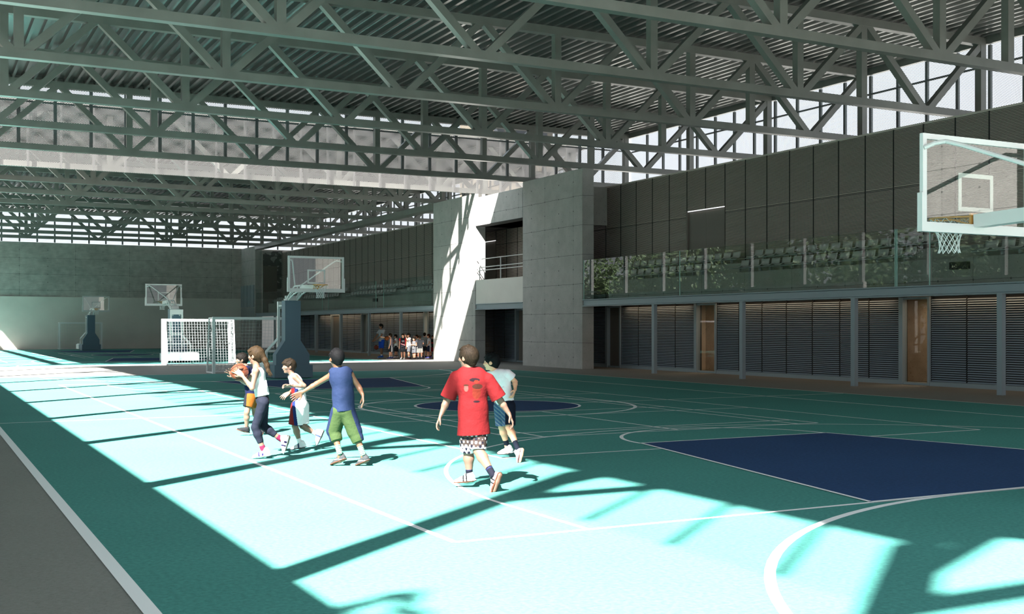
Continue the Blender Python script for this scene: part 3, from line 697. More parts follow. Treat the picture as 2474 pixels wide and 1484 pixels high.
def fobj(name,fld,h,mats,parent,org,planes=(),color=None):
    P,Q=fld.mesh(h,planes)
    me=bpy.data.meshes.new(name); 
    if len(P)==0: return None
    me.vertices.add(len(P)); me.vertices.foreach_set('co',P.astype(np.float32).ravel())
    me.loops.add(4*len(Q)); me.loops.foreach_set('vertex_index',Q.astype(np.int32).ravel())
    me.polygons.add(len(Q)); me.polygons.foreach_set('loop_start',np.arange(0,4*len(Q),4,dtype=np.int32)); 
    ml=mats if isinstance(mats,(list,tuple)) else [mats]
    for m in ml: me.materials.append(m)
    if color is not None and len(ml)>1:
        C=P[Q].mean(1); me.polygons.foreach_set('material_index',np.asarray(color(C),dtype=np.int32))
    me.update(calc_edges=True); me.validate(); me.polygons.foreach_set('use_smooth',np.ones(len(me.polygons),bool))
    o=bpy.data.objects.new(name,me); COL.objects.link(o); o.parent=parent; return o
FARTONE=1.0
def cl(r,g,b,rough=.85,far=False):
    tn=.36 if far else (.36 if min(r,g,b)>222 else TONE)  # far: brighter copy of the cloth, making up for shade on its wearers
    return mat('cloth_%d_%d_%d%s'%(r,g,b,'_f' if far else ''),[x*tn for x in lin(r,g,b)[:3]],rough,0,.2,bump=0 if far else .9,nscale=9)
SKIN={k:mat('skin_'+k,[x*STONE for x in lin(*v)[:3]],.5) for k,v in dict(fair=(226,172,146),tan=(208,145,110),brown=(182,122,88),dark=(110,70,50)).items()}
SKIN.update({k+'_far':mat('skin_far_'+k,[x*(.5 if k!='dark' else .6) for x in lin(*v)[:3]],.5) for k,v in dict(fair=(212,150,120),tan=(180,128,98),dark=(112,76,56)).items()})  # brighter skin copies for figures in shade, the missing light put into colour
def hair_mat(k,v):
    m=mat('hair_'+k,[x*HTONE for x in lin(*v)[:3]],.7,0,.12); N=m.node_tree.nodes; L=m.node_tree.links; b=N['Principled BSDF']
    tc=N.new('ShaderNodeTexCoord'); mp=N.new('ShaderNodeMapping'); mp.inputs['Scale'].default_value=(150,150,26); nz=N.new('ShaderNodeTexNoise'); nz.inputs['Scale'].default_value=1; nz.inputs['Detail'].default_value=3
    L.new(tc.outputs['Object'],mp.inputs[0]); L.new(mp.outputs[0],nz.inputs['Vector'])
    mr=N.new('ShaderNodeMapRange'); mr.inputs[1].default_value=.3; mr.inputs[2].default_value=.7; mr.inputs[3].default_value=.45; mr.inputs[4].default_value=1.6; L.new(nz.outputs['Fac'],mr.inputs[0])
    mx=N.new('ShaderNodeVectorMath'); mx.operation='SCALE'; mx.inputs[0].default_value=[x*HTONE for x in lin(*v)[:3]]; L.new(mr.outputs[0],mx.inputs['Scale']); L.new(mx.outputs[0],b.inputs['Base Color'])
    bp=N.new('ShaderNodeBump'); bp.inputs['Strength'].default_value=.5; bp.inputs['Distance'].default_value=.006; L.new(nz.outputs['Fac'],bp.inputs['Height']); L.new(bp.outputs[0],b.inputs['Normal'])
    return m
HAIR={k:hair_mat(k,v) for k,v in dict(black=(44,44,48),brown=(92,74,55),blond=(118,92,62),dark=(60,52,46),red=(150,80,45)).items()}
eyew=mat('eye_white',(.3,.3,.3),.3); eyed=mat('eye_dark',(.01,.008,.006),.3); lipm=mat('lips',(.16,.05,.04),.5)
def hand(F,w,h_,palm_n,sc,curl=.35,spread=.22,thumb_side=1,fr=.0078):
    """palm plus five fingers; w wrist, h_ knuckle point, palm_n unit vector out of the palm"""
    w=np.array(w); h_=np.array(h_); d=nrm(h_-w); pn=np.array(palm_n,float); pn=nrm(pn-d*(pn@d)); sd=nrm(np.cross(d,pn))*thumb_side
    L=.075*sc; kn=w+d*(L+.015); wd=.034*sc
    for t in (-1,-.35,.35,1): F.cone(w+sd*t*wd*.5,kn+sd*t*wd,.014*sc,.0125*sc,.012,flat=(pn,.8))
    for i,t in enumerate((1,.36,-.3,-.95)):
        ln=(.066,.074,.069,.054)[i]*sc; a=spread*t; c=curl*(1+.25*i)
        d1=nrm(d*math.cos(a)+sd*math.sin(a)+pn*c*.5); d2=nrm(d1+pn*c*1.0); d3=nrm(d2+pn*c*.8)
        p0=kn+sd*t*wd; p1=p0+d1*ln*.48; p2=p1+d2*ln*.3; p3=p2+d3*ln*.24
        F.cone(p0,p1,fr*1.12*sc,fr*sc,.006); F.cone(p1,p2,fr*sc,fr*.93*sc,.003); F.cone(p2,p3,fr*.93*sc,fr*.8*sc,.003)
    b=w+d*.022*sc+sd*.02*sc; t1=b+nrm(d*.55+sd*.8+pn*.35)*.034*sc; t2=t1+nrm(d*.85+sd*.4+pn*(.3+curl*.4))*.03*sc; t3=t2+nrm(d+sd*.1+pn*(.2+curl*.4))*.022*sc
    F.cone(b,t1,.0125*sc,.0105*sc,.012); F.cone(t1,t2,.0102*sc,.0092*sc,.003); F.cone(t2,t3,.0092*sc,.0078*sc,.003)
def person(name,J,o,sc,label,look,skin,hair,outfit,h=.0065,hstyle='short',fat=1.0,palms=None,face=True,category='person',group=None,curl=(.35,.35)):
    """J: joints relative to the floor point o; look: facing direction of the head"""
    t=empty('person',(o[0],o[1],.008)); tag(t,label,category,group)
    g=lambda k: np.array(J[k],float)
    lk=nrm(look); up=np.array([0,0,1.0]); 
    # torso frame
    sd=nrm(g('shB')-g('shA')); tu=nrm(g('neck')-g('pelvis')); fw=nrm(np.cross(tu,sd))     # fw: one of front/back
    if fw@np.array(look)<0 and not outfit.get('backto'): pass
    nF=(fw,.66)
    B=Field()
    ch=g('chest'); wa=g('waist'); pe=g('pelvis'); nk=g('neck'); hd=g('head')
    B.cone(ch+sd*.035*sc,ch-sd*.035*sc,.088*sc*fat,.088*sc*fat,.03,flat=nF); B.cone(ch,wa,.108*sc*fat,.092*sc*fat,.04,flat=nF); B.cone(wa,pe,.094*sc*fat,.108*sc*fat,.04,flat=(fw,.75))
    B.cone((ch+nk)/2+sd*.05*sc,(ch+nk)/2-sd*.05*sc,.07*sc,.07*sc,.03,flat=nF)
    B.cone(nk-tu*.03*sc,hd-up*.03*sc,.043*sc,.041*sc,.025)
    for s_ in 'AB':
        sh,el,wr,ha=g('sh'+s_),g('el'+s_),g('wr'+s_),g('ha'+s_)
        B.cone(nk-tu*.035*sc,sh,.035*sc,.040*sc,.03); B.cone(sh,el,.040*sc*fat,.031*sc*fat,.02); 
        m=el*.7+wr*.3; B.cone(el,m,.031*sc*fat,.031*sc*fat,.015); B.cone(m,wr,.031*sc*fat,.0195*sc,.015)
        hp,kn,an,he,to=g('hip'+s_),g('kn'+s_),g('an'+s_),g('he'+s_),g('to'+s_)
        B.cone(hp,kn,.072*sc*fat,.047*sc*fat,.03); cm=kn*.68+an*.32; kb=nrm(np.cross(np.cross(kn-hp,an-kn),kn-an)) if np.linalg.norm(np.cross(kn-hp,an-kn))>1e-3 else fw*0
        B.cone(kn,cm,.046*sc*fat,.05*sc*fat,.02); B.cone(cm,an,.049*sc*fat,.029*sc,.02)
        B.cone(he+up*.015,to+up*.01,.03*sc,.024*sc,.02)
        B.cone(an,he*.6+to*.4+up*.01,.028*sc,.026*sc,.02)
        pn=(palms or {}).get(s_, -sd if s_=='A' else sd)
        if h<.009: hand(B,wr,ha,pn,sc*.98,curl[0 if s_=='A' else 1],thumb_side=outfit.get('thumb'+s_,1),spread=outfit.get('spread',.22))
        else:
            d_=nrm(ha-wr); B.cone(wr,wr+d_*.07*sc,.024*sc,.034*sc,.015,flat=(nrm(pn),.6)); B.cone(wr+d_*.07*sc,wr+d_*.14*sc,.03*sc,.02*sc,.01,flat=(nrm(pn),.6)); 
            B.cone(wr+d_*.03*sc,wr+d_*.07*sc+nrm(np.cross(d_,pn))*.035*sc,.013*sc,.011*sc,.01)
    # head
    hs=sc*.98 if sc<1.2 else sc*.9; rt=nrm(np.cross(lk,up)); hu=nrm(np.cross(rt,lk)); c=hd
    A3=(rt,lk,hu)
    B.ell(c+hu*.022*hs-lk*.008*hs,A3,(.077*hs,.094*hs,.088*hs),.02)
    B.ell(c-hu*.035*hs+lk*.028*hs,A3,(.056*hs,.062*hs,.070*hs),.03)
    B.ell(c-hu*.092*hs+lk*.062*hs,A3,(.022*hs,.020*hs,.016*hs),.02)                       # chin
    B.cone(c+hu*.002*hs+lk*.088*hs,c-hu*.030*hs+lk*.103*hs,.009*hs,.013*hs,.012)               # nose
    B.ell(c-hu*.030*hs+lk*.094*hs,A3,(.017*hs,.014*hs,.009*hs),.008)
    B.cone(c+hu*.018*hs+lk*.082*hs-rt*.035*hs,c+hu*.018*hs+lk*.082*hs+rt*.035*hs,.010*hs,.010*hs,.015)  # brow
    for e in (-1,1):
        B.ell(c+rt*e*.030*hs+lk*.093*hs+hu*.002*hs,A3,(.016*hs,.012*hs,.011*hs),.004,sub=True)
        B.ell(c+rt*e*.048*hs-hu*.022*hs+lk*.058*hs,A3,(.024*hs,.026*hs,.024*hs),.02)             # cheeks
        B.ell(c+rt*e*.079*hs-hu*.008*hs-lk*.004*hs,(nrm(rt*e+lk*-.45),nrm(lk+rt*e*.45),hu),(.009*hs,.018*hs,.030*hs),.006)      # ears
    B.ell(c-hu*.056*hs+lk*.086*hs,A3,(.022*hs,.012*hs,.009*hs),.008)                        # mouth mound
    org=o
    body=fobj('body',B,h,SKIN[skin],t,org)
    if face and h<.009:
        for e in (-1,1):
            q=c+rt*e*.030*hs+lk*.0775*hs+hu*.002*hs
            fobj('eye',Field().ell(q,A3,(.013*hs,.011*hs,.009*hs)),.003,[eyew,eyed],t,org,color=lambda C,q=q:(np.linalg.norm((C-(q+lk*.011*hs)),axis=1)<.007))
            fobj('eyebrow',Field().cone(c+rt*e*.016*hs+lk*.094*hs+hu*.020*hs,c+rt*e*.045*hs+lk*.084*hs+hu*.021*hs,.0045,.0035,.003),.003,HAIR[hair],t,org)
        fobj('mouth',Field().cone(c-hu*.057*hs+lk*.093*hs-rt*.015*hs,c-hu*.057*hs+lk*.093*hs+rt*.015*hs,.0042,.0042,.004),.003,lipm,t,org)
    # hair: cap around the cranium, open over the face
    Hf=Field(); th=.014*hs
    Hf.ell(c+hu*.024*hs-lk*.010*hs,A3,(.077*hs+th,.094*hs+th,.088*hs+th),.01)
    Hf.ell(c+hu*.085*hs+lk*.03*hs,A3,(.055*hs,.055*hs,.035*hs),.02)
    Hf.cone(c-hu*.01*hs-lk*.06*hs,c-hu*.055*hs-lk*.055*hs,.05*hs,.038*hs,.03)
    for k in range(26 if h<.009 else 0):
        pass
    for k in range(14 if h<.009 else 0):
        a=random.uniform(0,6.28); b_=random.uniform(.1,1.3); dr=nrm(rt*math.cos(a)*math.sin(b_)+lk*math.sin(a)*math.sin(b_)*.9-lk*.15+hu*math.cos(b_))
        q=c+hu*.024*hs+rt*(dr@rt)*.088*hs+lk*(dr@lk)*.10*hs+hu*(dr@hu)*.098*hs; e_=q+nrm(dr*.3+lk*.5-hu*.5)*.03*hs
        Hf.cone(q,e_,.013*hs,.006*hs,.012)
    Hf.ell(c-hu*.050*hs+lk*.085*hs,A3,(.075*hs,.085*hs,.080*hs),.01,sub=True)
    if hstyle in('bowl','long'): Hf.ell(c+hu*.052*hs+lk*.070*hs,A3,(.062*hs,.040*hs,.030*hs),.02)
    for e in (-1,1): Hf.ell(c+rt*e*.082*hs-hu*.022*hs+lk*.008*hs,A3,(.022*hs,.028*hs,.034*hs),.01,sub=True)
    if hstyle=='long':
        p=c+hu*.0*hs-lk*.105*hs; Hf.cone(c+hu*.03*hs-lk*.07*hs,p,.05*hs,.030*hs,.03)
        pts=[p,p-hu*.06-lk*.030,p-hu*.13-lk*.055+rt*.005,p-hu*.20-lk*.075,p-hu*.26-lk*.10]
        for i in range(4): Hf.cone(pts[i],pts[i+1],(.026,.036,.032,.022)[i],(.036,.032,.022,.006)[i],.02)
        for k in range(14):
            a=random.uniform(-1,1); Hf.cone(pts[2]+rt*a*.02,pts[4]+rt*a*.03+lk*random.uniform(-.05,.03)-hu*random.uniform(-.05,.03),.010,.003,.008)
    fobj('hair',Hf,h if h>.009 else .005,HAIR[hair],t,org,planes=[(c-hu*(.085 if hstyle!='long' else .6)*hs,-hu)])
    # clothes
    T=outfit.get('top')
    if T:
        G=Field(); ex=T.get('ease',.016); hem=T.get('hem',0.0); fl=T.get('flare',1.0)
        hemp=pe-tu*hem*sc if hem>=0 else pe+tu*(-hem)*sc
        G.cone(ch+sd*.04*sc,ch-sd*.04*sc,.088*sc*fat+ex,.088*sc*fat+ex,.03,flat=(fw,.72)); G.cone(ch,wa,.108*sc*fat+ex,.098*sc*fat+ex*1.2,.04,flat=(fw,.74))
        G.cone(wa,hemp-tu*.05,.098*sc*fat+ex*1.2,(.108*sc*fat+ex*1.4)*fl,.04,flat=(fw,.8))
        G.cone((ch+nk)/2+sd*.055*sc,(ch+nk)/2-sd*.055*sc,.07*sc+ex*.8,.07*sc+ex*.8,.03,flat=(fw,.72))
        for s_ in 'AB':
            sh,el=g('sh'+s_),g('el'+s_)
            G.cone(nk-tu*.04*sc,sh,.036*sc+ex*.5,.036*sc+ex*.6,.03)
            sl=T.get('sleeve',0)
            if sl>0: G.cone(sh,sh+(el-sh)*sl,.042*sc+ex*.75,.046*sc+ex*1.15,.02,cut=True)
        # folds
        for k in range(T.get('folds',7)):
            a=random.uniform(-.9,.9); b_=random.uniform(-.9,.9); z0=wa+tu*random.uniform(-.12,.12)+sd*a*.08*sc; sg=random.choice((-1,1))
            G.cone(z0+fw*sg*.078*sc,z0+sd*b_*.06+tu*random.uniform(-.08,.08)+fw*sg*.08*sc,.010,.006,.02)
        pl=[(hemp,-tu),(nk-tu*T.get('neck',.0)*sc+tu*.012,nrm(tu-fw*0))]
        if T.get('sleeve',0)<=0:
            for s_ in 'AB':
                sh,el=g('sh'+s_),g('el'+s_); G.cone(sh+(el-sh)*.0+(sd if s_=='B' else -sd)*.012*sc,el,.052*sc,.045*sc,.005,sub=True)
        cf=T.get('color'); fobj(T.get('name','shirt'),G,h if h>.009 else (.0045 if cf else .007),T['mats'],t,org,planes=pl,color=(lambda C:cf(C,dict(ch=ch,wa=wa,pe=pe,sd=sd,fw=fw,tu=tu,nk=nk,lk=lk))) if cf else None)
    S_=outfit.get('legs')
    if S_:
        G=Field(); ex=S_.get('ease',.02); ln=S_.get('len',.9)
        G.cone(wa*.35+pe*.65,pe,.10*sc*fat+ex*.5,.112*sc*fat+ex*.6,.04,flat=(fw,.8))
        pl=[(wa*.45+pe*.55,tu)]
        for s_ in 'AB':
            hp,kn,an=g('hip'+s_),g('kn'+s_),g('an'+s_)
            G.cone(hp,hp+(kn-hp)*min(1,ln),.074*sc*fat+ex,.050*sc*fat+ex*S_.get('flare',1.6),.025,cut=ln<=1)
            end=hp+(kn-hp)*min(1,ln); d_=nrm(kn-hp)
            if ln>1:
                end=kn+(an-kn)*(ln-1); d_=nrm(an-kn); cm=kn*.68+an*.32
                G.cone(kn,cm if ln>1.33 else end,.049*sc*fat+ex,.052*sc*fat+ex,.02,cut=ln<=1.33)
                if ln>1.33: G.cone(cm,end,.052*sc*fat+ex,.036*sc+ex*S_.get('flare',1.6)*.8,.02,cut=True)
        cf2=S_.get('color'); fobj(S_.get('name','shorts'),G,h if h>.009 else (.0045 if cf2 else .007),S_['mats'],t,org,planes=pl,color=(lambda C:cf2(C,dict(J=J,sd=sd,fw=fw,tu=tu,pe=pe))) if cf2 else None)
    for s_ in 'AB':
        an,kn,he,to=g('an'+s_),g('kn'+s_),g('he'+s_),g('to'+s_); fd=nrm(to-he); al=nrm(kn-an); su=nrm(al-fd*(al@fd)); sr=nrm(np.cross(fd,su))
        so_=outfit.get('socks')
        if so_:
            top=an+al*so_.get('h',.07); G=Field().cone(an-al*.03,top,.034*sc,.037*sc,.01)
            cf3=so_.get('color'); fobj('sock',G,max(h,.006),so_['mats'],t,org,planes=[(top,al)],color=(lambda C:cf3((C-an)@al)) if cf3 else None)
        sh_=outfit['shoes']; G=Field(); hb=he+su*.02
        tp=to+fd*.012*sc
        G.cone(hb+su*.012*sc,tp-fd*.05*sc+su*.012*sc,.036*sc,.043*sc,.02,flat=(su,.9)); G.cone(tp-fd*.05*sc+su*.008*sc,tp+su*.004*sc,.043*sc,.034*sc,.015,flat=(su,.75))
        G.cone(hb+su*.02*sc+fd*.01*sc,hb+su*.055*sc+fd*.015*sc,.036*sc,.034*sc,.02); G.cone(hb+su*.05*sc+fd*.02*sc,tp-fd*.07*sc+su*.03*sc,.032*sc,.026*sc,.02)
        G.cone(hb-su*.014*sc-fd*.008*sc,tp-su*.014*sc,.040*sc,.040*sc,.004,flat=(su,.32))
        bot=hb-su*.026*sc; cf4=sh_.get('color')
        fobj('shoe',G,max(h*.9,.006),sh_['mats'],t,org,planes=[(bot,-su),(an+al*.025+su*.01,al)],color=lambda C:(cf4 or (lambda u,v,w_:(u<.014).astype(int)))((C-bot)@su,(C-hb)@fd,(C-hb)@sr))
    return t
R3=np.array(CR); F3=np.array(CF)
POSES={
'girl':(4.05,14.85,{'head':(-0.068,0.036,1.337),'neck':(-0.068,0.036,1.18),'chest':(-0.031,0.039,1.077),'waist':(-0.004,0.002,0.884),'pelvis':(0.005,-0.002,0.763),'shA':(-0.103,-0.093,1.14),'elA':(-0.155,-0.099,0.917),'wrA':(-0.26,0.0,1.083),'haA':(-0.324,0.056,1.148),'shB':(-0.012,0.176,1.144),'elB':(-0.13,0.316,0.97),'wrB':(-0.27,0.321,1.058),'haB':(-0.334,0.31,1.121),'hipA':(-0.004,-0.088,0.72),'knA':(-0.098,-0.039,0.401),'anA':(-0.004,-0.066,0.122),'heA':(0.055,-0.096,0.032),'toA':(-0.087,-0.034,0.015),'hipB':(0.039,0.07,0.721),'knB':(0.034,0.05,0.407),'anB':(0.239,-0.012,0.239),'heB':(0.342,-0.043,0.237),'toB':(0.287,-0.06,0.083)}),
'jersey_boy':(4.80,15.55,{'head':(-0.151,0.079,1.165),'neck':(-0.111,0.058,1.047),'chest':(-0.063,0.033,0.933),'waist':(-0.035,0.018,0.766),'pelvis':(-0.018,0.009,0.65),'shA':(-0.112,-0.077,1.016),'elA':(-0.005,-0.155,0.899),'wrA':(-0.185,-0.152,0.9),'haA':(-0.249,-0.141,0.905),'shB':(-0.099,0.187,1.012),'elB':(-0.056,0.187,0.823),'wrB':(-0.16,0.061,0.793),'haB':(-0.215,0.045,0.763),'hipA':(-0.056,-0.05,0.604),'knA':(-0.101,-0.038,0.329),'anA':(-0.035,-0.038,0.108),'heA':(0.019,-0.066,0.038),'toA':(-0.115,-0.008,0.016),'hipB':(0.02,0.068,0.6),'knB':(0.017,0.014,0.333),'anB':(0.202,0.008,0.216),'heB':(0.3,-0.021,0.227),'toB':(0.224,-0.027,0.076)}),
'blue_boy':(4.80,13.50,{'head':(-0.157,0.082,1.325),'neck':(-0.132,0.069,1.199),'chest':(-0.101,0.053,1.08),'waist':(-0.086,0.045,0.863),'pelvis':(-0.084,0.044,0.703),'shA':(-0.202,0.106,1.123),'elA':(-0.359,0.244,1.009),'wrA':(-0.521,0.329,0.9),'haA':(-0.597,0.368,0.854),'shB':(-0.005,0.003,1.12),'elB':(0.096,-0.016,0.97),'wrB':(0.131,-0.069,0.869),'haB':(0.127,-0.089,0.813),'hipA':(-0.137,0.071,0.657),'knA':(-0.168,0.155,0.424),'anA':(-0.138,0.05,0.186),'heA':(-0.088,0.023,0.066),'toA':(-0.181,0.117,0.016),'hipB':(-0.036,0.019,0.657),'knB':(0.047,-0.002,0.416),'anB':(0.114,-0.082,0.175),'heB':(0.17,-0.111,0.055),'toB':(0.093,-0.026,0.01)}),
'red_boy':(5.36,10.99,{'head':(-0.113,0.059,1.388),'neck':(-0.1,0.052,1.269),'chest':(-0.073,0.038,1.114),'waist':(-0.068,0.036,0.829),'pelvis':(-0.068,0.036,0.662),'shA':(-0.232,0.121,1.174),'elA':(-0.31,0.185,0.923),'wrA':(-0.382,0.177,0.771),'haA':(-0.403,0.188,0.717),'shB':(0.075,-0.039,1.15),'elB':(0.2,-0.082,0.923),'wrB':(0.289,-0.117,0.779),'haB':(0.306,-0.137,0.72),'hipA':(-0.11,0.058,0.602),'knA':(-0.092,0.104,0.382),'anA':(-0.079,0.109,0.136),'heA':(-0.053,0.095,0.064),'toA':(-0.172,0.18,0.049),'hipB':(-0.02,0.011,0.602),'knB':(-0.047,-0.043,0.406),'anB':(0.001,-0.271,0.186),'heB':(0.053,-0.344,0.151),'toB':(0.002,-0.317,-0.001)}),
'tee_boy':(6.87,13.22,{'head':(-0.207,0.108,1.258),'neck':(-0.173,0.09,1.149),'chest':(-0.108,0.057,1.011),'waist':(-0.076,0.04,0.851),'pelvis':(-0.053,0.028,0.72),'shA':(-0.186,0.21,1.097),'elA':(-0.168,0.246,0.916),'wrA':(-0.134,0.183,0.801),'haA':(-0.111,0.148,0.744),'shB':(-0.05,-0.042,1.108),'elB':(0.054,-0.051,1.004),'wrB':(0.019,-0.123,0.907),'haB':(-0.001,-0.135,0.869),'hipA':(-0.073,0.094,0.673),'knA':(-0.055,0.107,0.409),'anA':(0.038,0.16,0.174),'heA':(0.097,0.152,0.064),'toA':(-0.029,0.196,0.052),'hipB':(-0.041,-0.035,0.68),'knB':(-0.061,-0.104,0.426),'anB':(-0.046,-0.292,0.183),'heB':(-0.012,-0.366,0.132),'toB':(-0.054,-0.378,0.0)}),
'ball_boy':(4.67,18.10,{'head':(-0.05,0.026,1.194),'neck':(0.015,-0.008,1.088),'chest':(0.05,-0.026,0.942),'waist':(0.073,-0.038,0.766),'pelvis':(0.088,-0.046,0.635),'shA':(-0.023,-0.123,1.034),'elA':(-0.087,-0.203,0.865),'wrA':(-0.184,-0.186,0.953),'haA':(-0.238,-0.169,1.011),'shB':(0.111,0.078,1.025),'elB':(0.19,0.07,0.862),'wrB':(0.125,-0.009,0.734),'haB':(0.086,-0.045,0.708),'hipA':(0.055,-0.096,0.58),'knA':(-0.01,-0.13,0.365),'anA':(0.006,-0.059,0.105),'heA':(0.015,-0.064,0.046),'toA':(-0.106,-0.035,0.085),'hipB':(0.128,0.001,0.572),'knB':(0.148,-0.032,0.324),'anB':(0.256,-0.021,0.128),'heB':(0.313,-0.028,0.112),'toB':(0.261,-0.046,0.012)}),
}
wh,rd,bl,nv,gr,bk=cl(252,236,240),cl(214,45,52),cl(45,75,165),cl(58,66,92),cl(118,132,72),cl(42,42,46)
sole_tan=cl(190,120,90); pk=cl(225,70,130); far_white=cl(238,238,242,far=True); far_black=cl(38,38,42,far=True); gy=cl(120,124,128); lg=cl(175,178,184)
def P_(n): x,y,J=POSES[n]; return (x,y),J
# girl with the ball
o,J=P_('girl')
person('girl',J,o,1.02,'person, girl in white tank top and dark leggings holding a basketball, long brown ponytail',-R3*.95+F3*.30,'fair','blond',dict(
 top=dict(mats=[wh],ease=.008,hem=-.045,sleeve=0,flare=1.02,name='tank_top',neck=.02,folds=9),
 legs=dict(mats=[nv],ease=.006,len=1.72,flare=1.0,name='leggings'),socks=dict(mats=[pk],h=.045),thumbA=1,thumbB=-1,spread=.34,
 shoes=dict(mats=[wh,cl(90,80,170),wh],color=lambda u,v,w_:np.where((u<.014),0,np.where((np.abs(v-.06)<.012)&(u<.05)|(np.abs(v-.11)<.009),1,2)))),
 hstyle='long',fat=.93,palms=dict(A=-R3*.4+F3*.9,B=-F3),curl=(.30,.30))
# boy in white, red and blue jersey
o,J=P_('jersey_boy')
def jersey(C,k):
    a=(C-k['wa'])@R3; z=C[:,2]; out=np.zeros(len(C),int)
    out[(a<-.045)&(a>-.075)&(z<.92)]=1; out[(a<=-.02)&(a>=-.045)&(z<.92)]=2
    low=(z<.86)&(a<-.035); out[low]=1; out[(z<.86)&(a>=-.035)&(a<.015)]=2
    out[(z>.86)&(z<.885)&(a<-.06)]=2
    return out
def jshort(C,k):
    a=(C-k['pe'])@R3+ (C[:,2]-.6)*.12; out=np.zeros(len(C),int); out[a<-.075]=1; out[(a>=-.075)&(a<-.028)]=2; out[C[:,2]<.352]=3; return out
person('boy',J,o,.90,'person, boy in white basketball jersey and shorts with red and blue side bands',-R3*.88-F3*.42,'fair','brown',dict(
 top=dict(mats=[wh,cl(222,50,50),cl(50,80,175)],ease=.018,hem=.04,sleeve=0,color=jersey,name='jersey'),
 legs=dict(mats=[wh,cl(222,50,50),cl(50,80,175),nv],ease=.042,len=.93,flare=1.25,color=jshort),socks=dict(mats=[wh],h=.08),thumbB=-1,
 shoes=dict(mats=[wh,cl(190,190,205),cl(120,150,205)],color=lambda u,v,w_:np.where(u<.014,1,np.where(np.abs(v-.07)<.012,2,0)))),
 hstyle='bowl',palms=dict(A=-F3*.5-R3*.2+np.array([0,0,-.6]),B=F3*.6+np.array([0,0,-.5])),curl=(.55,.45))
# boy in blue sleeveless shirt
o,J=P_('blue_boy')
def gshort(C,k):
    out=np.zeros(len(C),int)
    for s_,sg in (('A',-1),('B',1)):
        hp,kn,an=[np.array(k['J'][q+s_]) for q in ('hip','kn','an')]
        t=np.clip((hp[2]-C[:,2])/(hp[2]-kn[2]),0,1)[:,None]; ax=hp*(1-t)+kn*t; t2=np.clip((kn[2]-C[:,2])/(kn[2]-an[2]),0,1)[:,None]; ax=np.where(C[:,2:3]<kn[2],kn*(1-t2)+an*t2,ax)
        side=((C-ax)@R3)*sg; near=np.linalg.norm(C-ax,axis=1)<.14
        out[(side>.058)&near]=1
    return out
def stripes(h_): return np.where(h_>.075,1,np.where(((h_+.03)%.022)<.011,0,2))
person('boy',J,o,1.02,'person, black-haired boy from behind in blue sleeveless shirt and green shorts, arms spread',-R3*.62+F3*.80,'tan','black',dict(
 top=dict(mats=[cl(66,92,150)],ease=.022,hem=.03,sleeve=0,flare=1.05,name='sleeveless_shirt',neck=-.01,folds=12),
 legs=dict(mats=[cl(118,150,88),cl(60,80,140)],ease=.024,len=1.52,flare=1.9,color=gshort),socks=dict(mats=[cl(225,245,232),cl(225,70,90),cl(120,205,165)],h=.10,color=stripes),
 shoes=dict(mats=[gy,sole_tan,cl(215,215,215)],color=lambda u,v,w_:np.where(u<.014,1,np.where((np.abs(u-(.028+(v-.04)*.32))<.007)&(v>.0)&(v<.11),2,0))),thumbA=-1,thumbB=1),
 palms=dict(A=-F3*.8+np.array([0,0,-.4]),B=-F3*.2-R3*.9),curl=(.12,.30),hstyle='short')
# boy in red t-shirt
o,J=P_('red_boy')
def redprint(C,k):
    q=C-k['nk']; a=q@R3; z=q[:,2]; back=(q@F3)<0; out=np.zeros(len(C),int)
    def el(ca,cz,ra,rz): return ((a-ca)/ra)**2+((z-cz)/rz)**2<1
    out[back&el(.075,-.245,.045,.075)]=3; out[back&el(.085,-.185,.055,.028)]=2; out[back&el(.055,-.115,.055,.020)]=1; out[back&el(.075,-.135,.028,.018)]=3
    out[back&el(.075,-.345,.035,.012)]=1; out[back&el(-.035,-.205,.024,.036)]=4; out[back&el(-.035,-.172,.030,.009)]=2
    return out
def floral(C,k): 
    s_=np.sin(C[:,0]*95+1)*np.sin(C[:,1]*88)*np.sin(C[:,2]*80); out=np.zeros(len(C),int); out[s_>.25]=1; out[s_<-.4]=2; out[(C[:,2]<.445)]=1; out[(C[:,2]<.445)&(s_<-.2)]=2; return out
person('boy',J,o,1.08,'person, brown-haired boy in loose red t-shirt with faded back print, walking away',-R3*.80+F3*.60,'fair','brown',dict(
 top=dict(mats=[rd,cl(70,30,45),cl(120,60,40),cl(205,70,45),cl(225,140,130)],ease=.032,hem=.09,sleeve=.86,flare=1.08,color=redprint,name='t_shirt',neck=-.02,folds=16),
 legs=dict(mats=[cl(135,112,105),cl(232,232,240),cl(60,60,90)],ease=.022,len=1.0,flare=1.3,color=floral),socks=dict(mats=[cl(45,48,75),cl(90,95,170)],h=.075,color=lambda h_:np.where(np.abs(h_-.05)<.006,1,0)),
 shoes=dict(mats=[cl(235,235,240),sole_tan,bk],color=lambda u,v,w_:np.where(u<.016,1,np.where(((np.abs(v-.05)<.008)|(np.abs(v-.085)<.008)),2,0))),thumbA=1,thumbB=-1),
 fat=1.08,palms=dict(A=R3*.8,B=-R3*.9),curl=(.55,.6))
